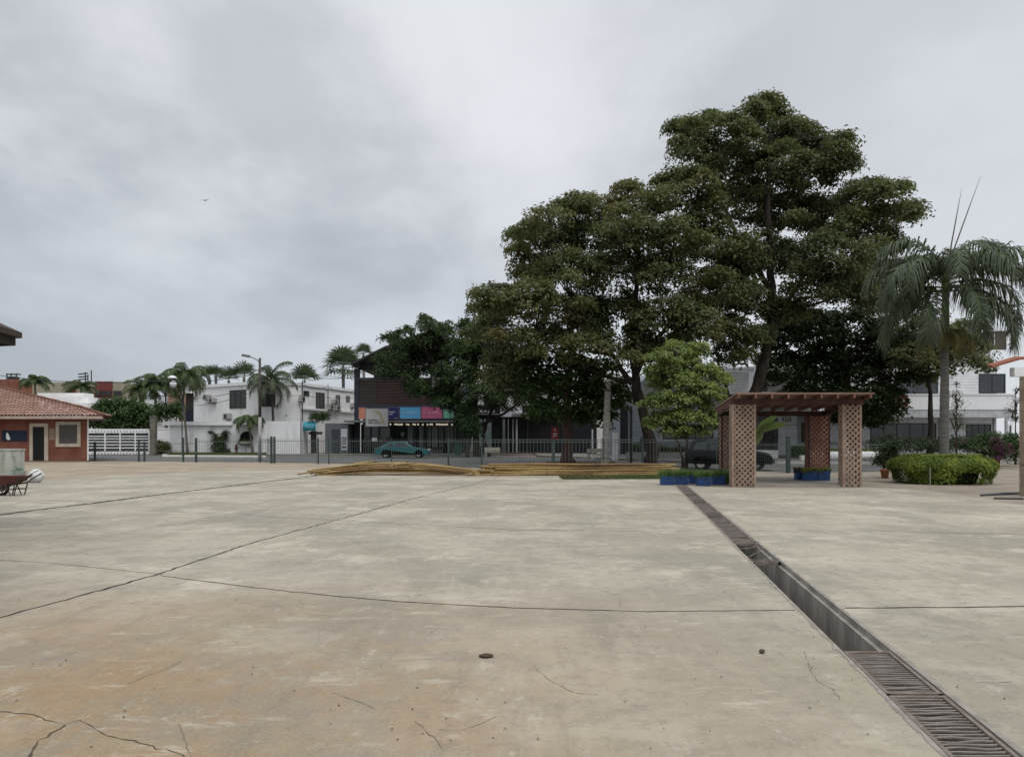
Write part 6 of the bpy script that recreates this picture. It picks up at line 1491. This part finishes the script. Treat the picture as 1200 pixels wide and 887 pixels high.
car('white car parked behind the white sliding gate', gx(112, 76), 77, 0, body, roofp, win, [-1.35, 1.32], 1.72, .33, wp)

# ------------------------------------------------------------------ cane piles
cane = mat('yellow_cane', (.36, .26, .1), .55, (.22, .145, .05), 1.1, stretch=(.6, 4, 4), dirt=(.1, .065, .03), dscale=1.4)
cane2 = mat('brown_cane', (.26, .16, .07), .6, (.15, .09, .04), 1.1, stretch=(.6, 4, 4), dirt=(.07, .045, .025), dscale=1.4)
def cane_mesh(L, r, bow, kink, m, seed):
    rr = random.Random(seed); mb = MB(); n = int(L / .11); pts = []; rad = []
    for i in range(n + 1):
        t = i / n; x = (t - .5) * L; z = bow * (1 - (2 * t - 1) ** 2) + .012 * math.sin(t * 9 + seed); y = kink * math.sin(math.pi * t) + .02 * math.sin(t * 7 + seed)
        pts.append((x, y, z + r)); rad.append(r * (1.12 if i % 3 == 0 else 1) * (1.05 - .35 * t))
    mb.tube(pts, rad, 8); me = mb.build('bamboo_pole', m, smooth=True); return me
G1, G2 = 'poles in the loose arched heap', 'poles in the straight stacked heap'
L1 = 'long yellowish pole among the loose arched heap left of the fence post'; L2 = 'long yellow brown pole in the straight stacked heap before the tree trunks'
protoA = [cane_mesh(7.2, .035, .28, .2, cane, 1), cane_mesh(6.6, .035, .28, -.2, cane2, 2), cane_mesh(7.6, .032, .34, .1, cane, 3), cane_mesh(6.0, .032, .1, .1, cane, 4)]
protoB = [cane_mesh(8.1, .042, .0, .05, cane, 5), cane_mesh(7.6, .042, .03, -.04, cane2, 6), cane_mesh(8.3, .038, .02, .03, cane, 7)]
rr = random.Random(12); used = set()
def put(pro, x, y, z, rz, tilt, label, group):
    if pro.name not in used: used.add(pro.name); o = pro
    else: o = pro.copy(); COL.objects.link(o)
    o.location = (x, y, z); o.rotation_euler = (0, tilt, rz); tag(o, label, 'bamboo pole', group)
cx = gx(468, 34.3)
for i in range(34):
    pr = protoA[i % 4]; put(pr, cx + rr.uniform(-.5, .5), 34.3 + rr.uniform(-.75, .9), .005 + rr.choice([0, 0, .04, .08, .13]), rr.gauss(0, .045), rr.gauss(0, .006), L1, G1)
for i, (px, rz, tl) in enumerate([(418, .9, -.05), (424, .85, -.04), (466, 1.2, -.02), (470, 1.35, .03), (475, -1.1, .05)]):
    m = MB(); m.tube([(-.7, 0, .25), (0, 0, .32), (.9, 0, .36)], .028, 8); o = m.build('bamboo_pole', cane, smooth=True); o.location = (gx(px, 34), 34.0, .2); o.rotation_euler = (0, tl, rz)
    tag(o, 'short pale pole piece lying crosswise on the loose arched heap', 'bamboo pole', 'short cross pieces on the loose heap')
cx = gx(678, 34.0); k = 0
for layer, (n, z) in enumerate([(15, .005), (14, .09), (13, .17), (12, .25), (10, .33), (8, .41)]):
    for j in range(n):
        put(protoB[k % 3], cx + rr.uniform(-.22, .22) + (.15 if layer % 2 else -.1), 33.55 + j * .092 + layer * .04, z + rr.uniform(0, .012), rr.gauss(0, .008), rr.gauss(0, .002), L2, G2); k += 1
# scraps between the piles
for i in range(14):
    m = MB(); l = rr.uniform(.2, .55); m.tube([(-l / 2, 0, .03), (l / 2, 0, .05)], .025, 6); o = m.build('cane_offcut', cane if i % 2 else cane2); o.location = (gx(rr.uniform(548, 586), 33.6), 33.3 + rr.uniform(-.3, .6), rr.uniform(0, .05)); o.rotation_euler = (0, rr.uniform(-.2, .2), rr.uniform(-1.5, 1.5))
    tag(o, 'short cane offcut on the ground between the two heaps', 'offcut', 'cane offcuts between the heaps')

# ------------------------------------------------------------------ grass
def grass(name, poly, n, h, seed, z=.01, m=grassm):
    rng = np.random.default_rng(seed); P = np.array(poly); lo = P.min(0); hi = P.max(0); pts = []
    while len(pts) < n:
        q = lo + rng.random(2) * (hi - lo); ins = False; j = len(P) - 1
        for i in range(len(P)):
            if (P[i][1] > q[1]) != (P[j][1] > q[1]) and q[0] < (P[j][0] - P[i][0]) * (q[1] - P[i][1]) / (P[j][1] - P[i][1]) + P[i][0]: ins = not ins
            j = i
        if ins: pts.append((q[0], q[1], z))
    P = np.array(pts); hh = h * rng.uniform(.4, 1.2, (n, 1)); lean = rng.normal(size=(n, 3)) * .4; lean[:, 2] = 1; a = rng.uniform(0, 6.28, n); wd = np.stack([np.cos(a), np.sin(a), a * 0], 1) * .012
    p2 = P + lean * hh; V = np.stack([P - wd, P + wd, p2 + wd * .2, p2 - wd * .2], 1).reshape(-1, 3); o = npmesh(name, V, np.arange(n * 4).reshape(-1, 4), m); o['kind'] = 'stuff'
grass('grass', [G(655, 559.5), G(790, 558.5), G(800, 561.5), G(660, 562)], 8000, .11, 1)
grass('grass', [G(590, 556), G(780, 556), G(880, 553.5), G(760, 550), G(600, 549.5)], 9000, .06, 2)
MB().prism([G(196, 534.6), G(312, 535.2), G(312, 532.4), G(196, 532.4)], .05, .135).build('turf', mat('turf', (.05, .075, .025), .95, (.08, .09, .04), 2), kind='structure')
grass('grass', [G(199, 534.4), G(312, 535), G(312, 533), G(199, 533)], 14000, .16, 3, .12)
grass('ground_cover', [G(640, 546), G(720, 546), G(720, 541), G(640, 541)], 3000, .06, 4, .01, foliage('dry_leaves', [(.12, .07, .04), (.09, .055, .035), (.15, .1, .06)], 2))

# ------------------------------------------------------------------ cables
def cable(pts, r, label, name='power_cable', sag=.5):
    m = MB(); q = []
    for i in range(len(pts) - 1):
        a, b = Vector(pts[i]), Vector(pts[i + 1])
        for k in range(10): t = k / 10; q.append(a.lerp(b, t) - Vector((0, 0, sag * 4 * t * (1 - t))))
    q.append(Vector(pts[-1])); m.tube(q, r, 4); return single(m, name, dark, label, 'cable')
U = lambda y: P3(304.5, y, 54)
cable([P3(0, 440, 60), P3(180, 446.5, 58), U(437)], .025, 'upper cable crossing the skyline at left', sag=.3)
cable([P3(225, 467, 82), U(452)], .025, 'upper cable in front of the white house left of the pole', sag=.2)
cable([P3(225, 475, 82), U(456)], .025, 'lower cable in front of the white house left of the pole', sag=.3)
cable([U(430), P3(415, 442, 70), P3(520, 444, 70)], .025, 'cable running right from the utility pole over the roof', sag=.4)
cable([U(445), P3(353, 449, 76), P3(384, 453, 80), P3(415, 458, 86)], .03, 'sagging cable along the white house roof edge', sag=.35)
cable([U(458), P3(352, 463, 77), P3(415, 466, 88)], .02, 'low cable along the white house windows', sag=.15)
cable([P3(380, 440, 70), P3(560, 440, 68), P3(690, 443, 50)], .022, 'cable crossing the feathery tree toward the concrete pole', sag=.5)

# ------------------------------------------------------------------ bird in the sky
m = MB(); p = P3(240, 235, 90); m.add([p + Vector(q) for q in ((-.55, 0, .1), (-.1, -.1, 0), (-.1, .1, 0), (.6, 0, .16), (.1, -.1, 0), (.1, .1, 0), (0, -.25, -.02), (0, .3, -.02))], [(0, 1, 2), (3, 5, 4), (1, 4, 5, 2), (6, 4, 1), (7, 2, 5)])
single(m, 'bird', dark, 'tiny dark bird gliding in the cloudy sky', 'bird')

# ------------------------------------------------------------------ world, sun, camera
w = bpy.data.worlds.new('World'); S.world = w; w.use_nodes = True; nt = w.node_tree; nt.nodes.clear()
out = nt.nodes.new('ShaderNodeOutputWorld'); sky = N(nt, 'TexSky'); sky.sky_type = 'NISHITA'; sky.sun_disc = False
EL, AZ = R(58), R(150)
sky.sun_elevation = EL; sky.sun_rotation = AZ
b1 = N(nt, 'Background'); b1.inputs[1].default_value = .1; nt.links.new(sky.outputs[0], b1.inputs[0])
tc = N(nt, 'TexCoord'); v = tc.outputs['Generated']
sp = N(nt, 'SeparateXYZ'); nt.links.new(v, sp.inputs[0])
# project the direction on a cloud layer so patches flatten toward the horizon
den = mul(nt, mul(nt, sp.outputs[2], 0.0, 'MAXIMUM'), .28, 'ADD')
cb_ = N(nt, 'CombineXYZ'); nt.links.new(mul(nt, sp.outputs[0], den, 'DIVIDE'), cb_.inputs[0]); nt.links.new(mul(nt, sp.outputs[1], den, 'DIVIDE'), cb_.inputs[1])
cv = cb_.outputs[0]
c = mix(nt, noise(nt, mapping(nt, cv, loc=(2.3, .4, 0)), 1.0, 6, .52, .36, .62), (.43, .455, .495), (.80, .82, .855))
c = mix(nt, mul(nt, noise(nt, mapping(nt, cv, (1, .7, 1), (-3.1, 1.2, 3), (0, 0, .5)), 2.6, 7, .55, .42, .68), .55), c, (.88, .9, .94))
# left horizon is darker, right horizon lighter
lr2 = N(nt, 'MapRange'); lr2.inputs[1].default_value = .15; lr2.inputs[2].default_value = -.25; nt.links.new(sp.outputs[0], lr2.inputs[0])
lr = N(nt, 'MapRange'); lr.inputs[1].default_value = -.55; lr.inputs[2].default_value = .25; nt.links.new(sp.outputs[0], lr.inputs[0])
lowz = N(nt, 'MapRange'); lowz.inputs[1].default_value = .34; lowz.inputs[2].default_value = .08; nt.links.new(sp.outputs[2], lowz.inputs[0])
c = mix(nt, mul(nt, lowz.outputs[0], .75), c, mix(nt, lr.outputs[0], (.41, .46, .52), (.72, .755, .81)))
c = mix(nt, mul(nt, noise(nt, mapping(nt, cv, (1, .8, 1), (6.1, 4.2, 1), (0, 0, -.4)), 1.7, 6, .55, .42, .66), mul(nt, lr2.outputs[0], .6)), c, (.44, .47, .515))
rt_ = N(nt, 'MapRange'); rt_.inputs[1].default_value = -.05; rt_.inputs[2].default_value = .35; nt.links.new(sp.outputs[0], rt_.inputs[0])
c = mix(nt, mul(nt, rt_.outputs[0], .72), c, (.70, .725, .77))
zen = N(nt, 'MapRange'); zen.inputs[1].default_value = .5; zen.inputs[2].default_value = .9; zen.inputs[3].default_value = 1; zen.inputs[4].default_value = 2.2; nt.links.new(sp.outputs[2], zen.inputs[0])
b2 = N(nt, 'Background'); nt.links.new(c, b2.inputs[0]); nt.links.new(zen.outputs[0], b2.inputs[1])
mx = N(nt, 'MixShader'); mx.inputs[0].default_value = .93; nt.links.new(b1.outputs[0], mx.inputs[1]); nt.links.new(b2.outputs[0], mx.inputs[2]); nt.links.new(mx.outputs[0], out.inputs[0])
sl = bpy.data.lights.new('sun', 'SUN'); sl.energy = 1.4; sl.angle = R(35); sl.color = (1, .96, .9)
so = bpy.data.objects.new('sun', sl); COL.objects.link(so)
sd = Vector((math.sin(AZ) * math.cos(EL), math.cos(AZ) * math.cos(EL), math.sin(EL)))
so.rotation_euler = (-sd).to_track_quat('-Z', 'Y').to_euler(); so.location = (0, 0, 50)
cam = bpy.data.cameras.new('camera'); co = bpy.data.objects.new('camera', cam); COL.objects.link(co)
co.location = (0, 0, CH); co.rotation_euler = (math.pi / 2, 0, 0); cam.sensor_width = 36; cam.lens = 27; cam.shift_y = (HY - 443.5) / 1200; cam.clip_end = 4000; cam.clip_start = .05
S.camera = co
S.view_settings.view_transform = 'Standard'; S.view_settings.look = 'None'; S.view_settings.exposure = 0; S.view_settings.gamma = 1
S.cycles.max_bounces = 6; S.cycles.diffuse_bounces = 3; S.cycles.transparent_max_bounces = 4
S.cycles.use_denoising = True
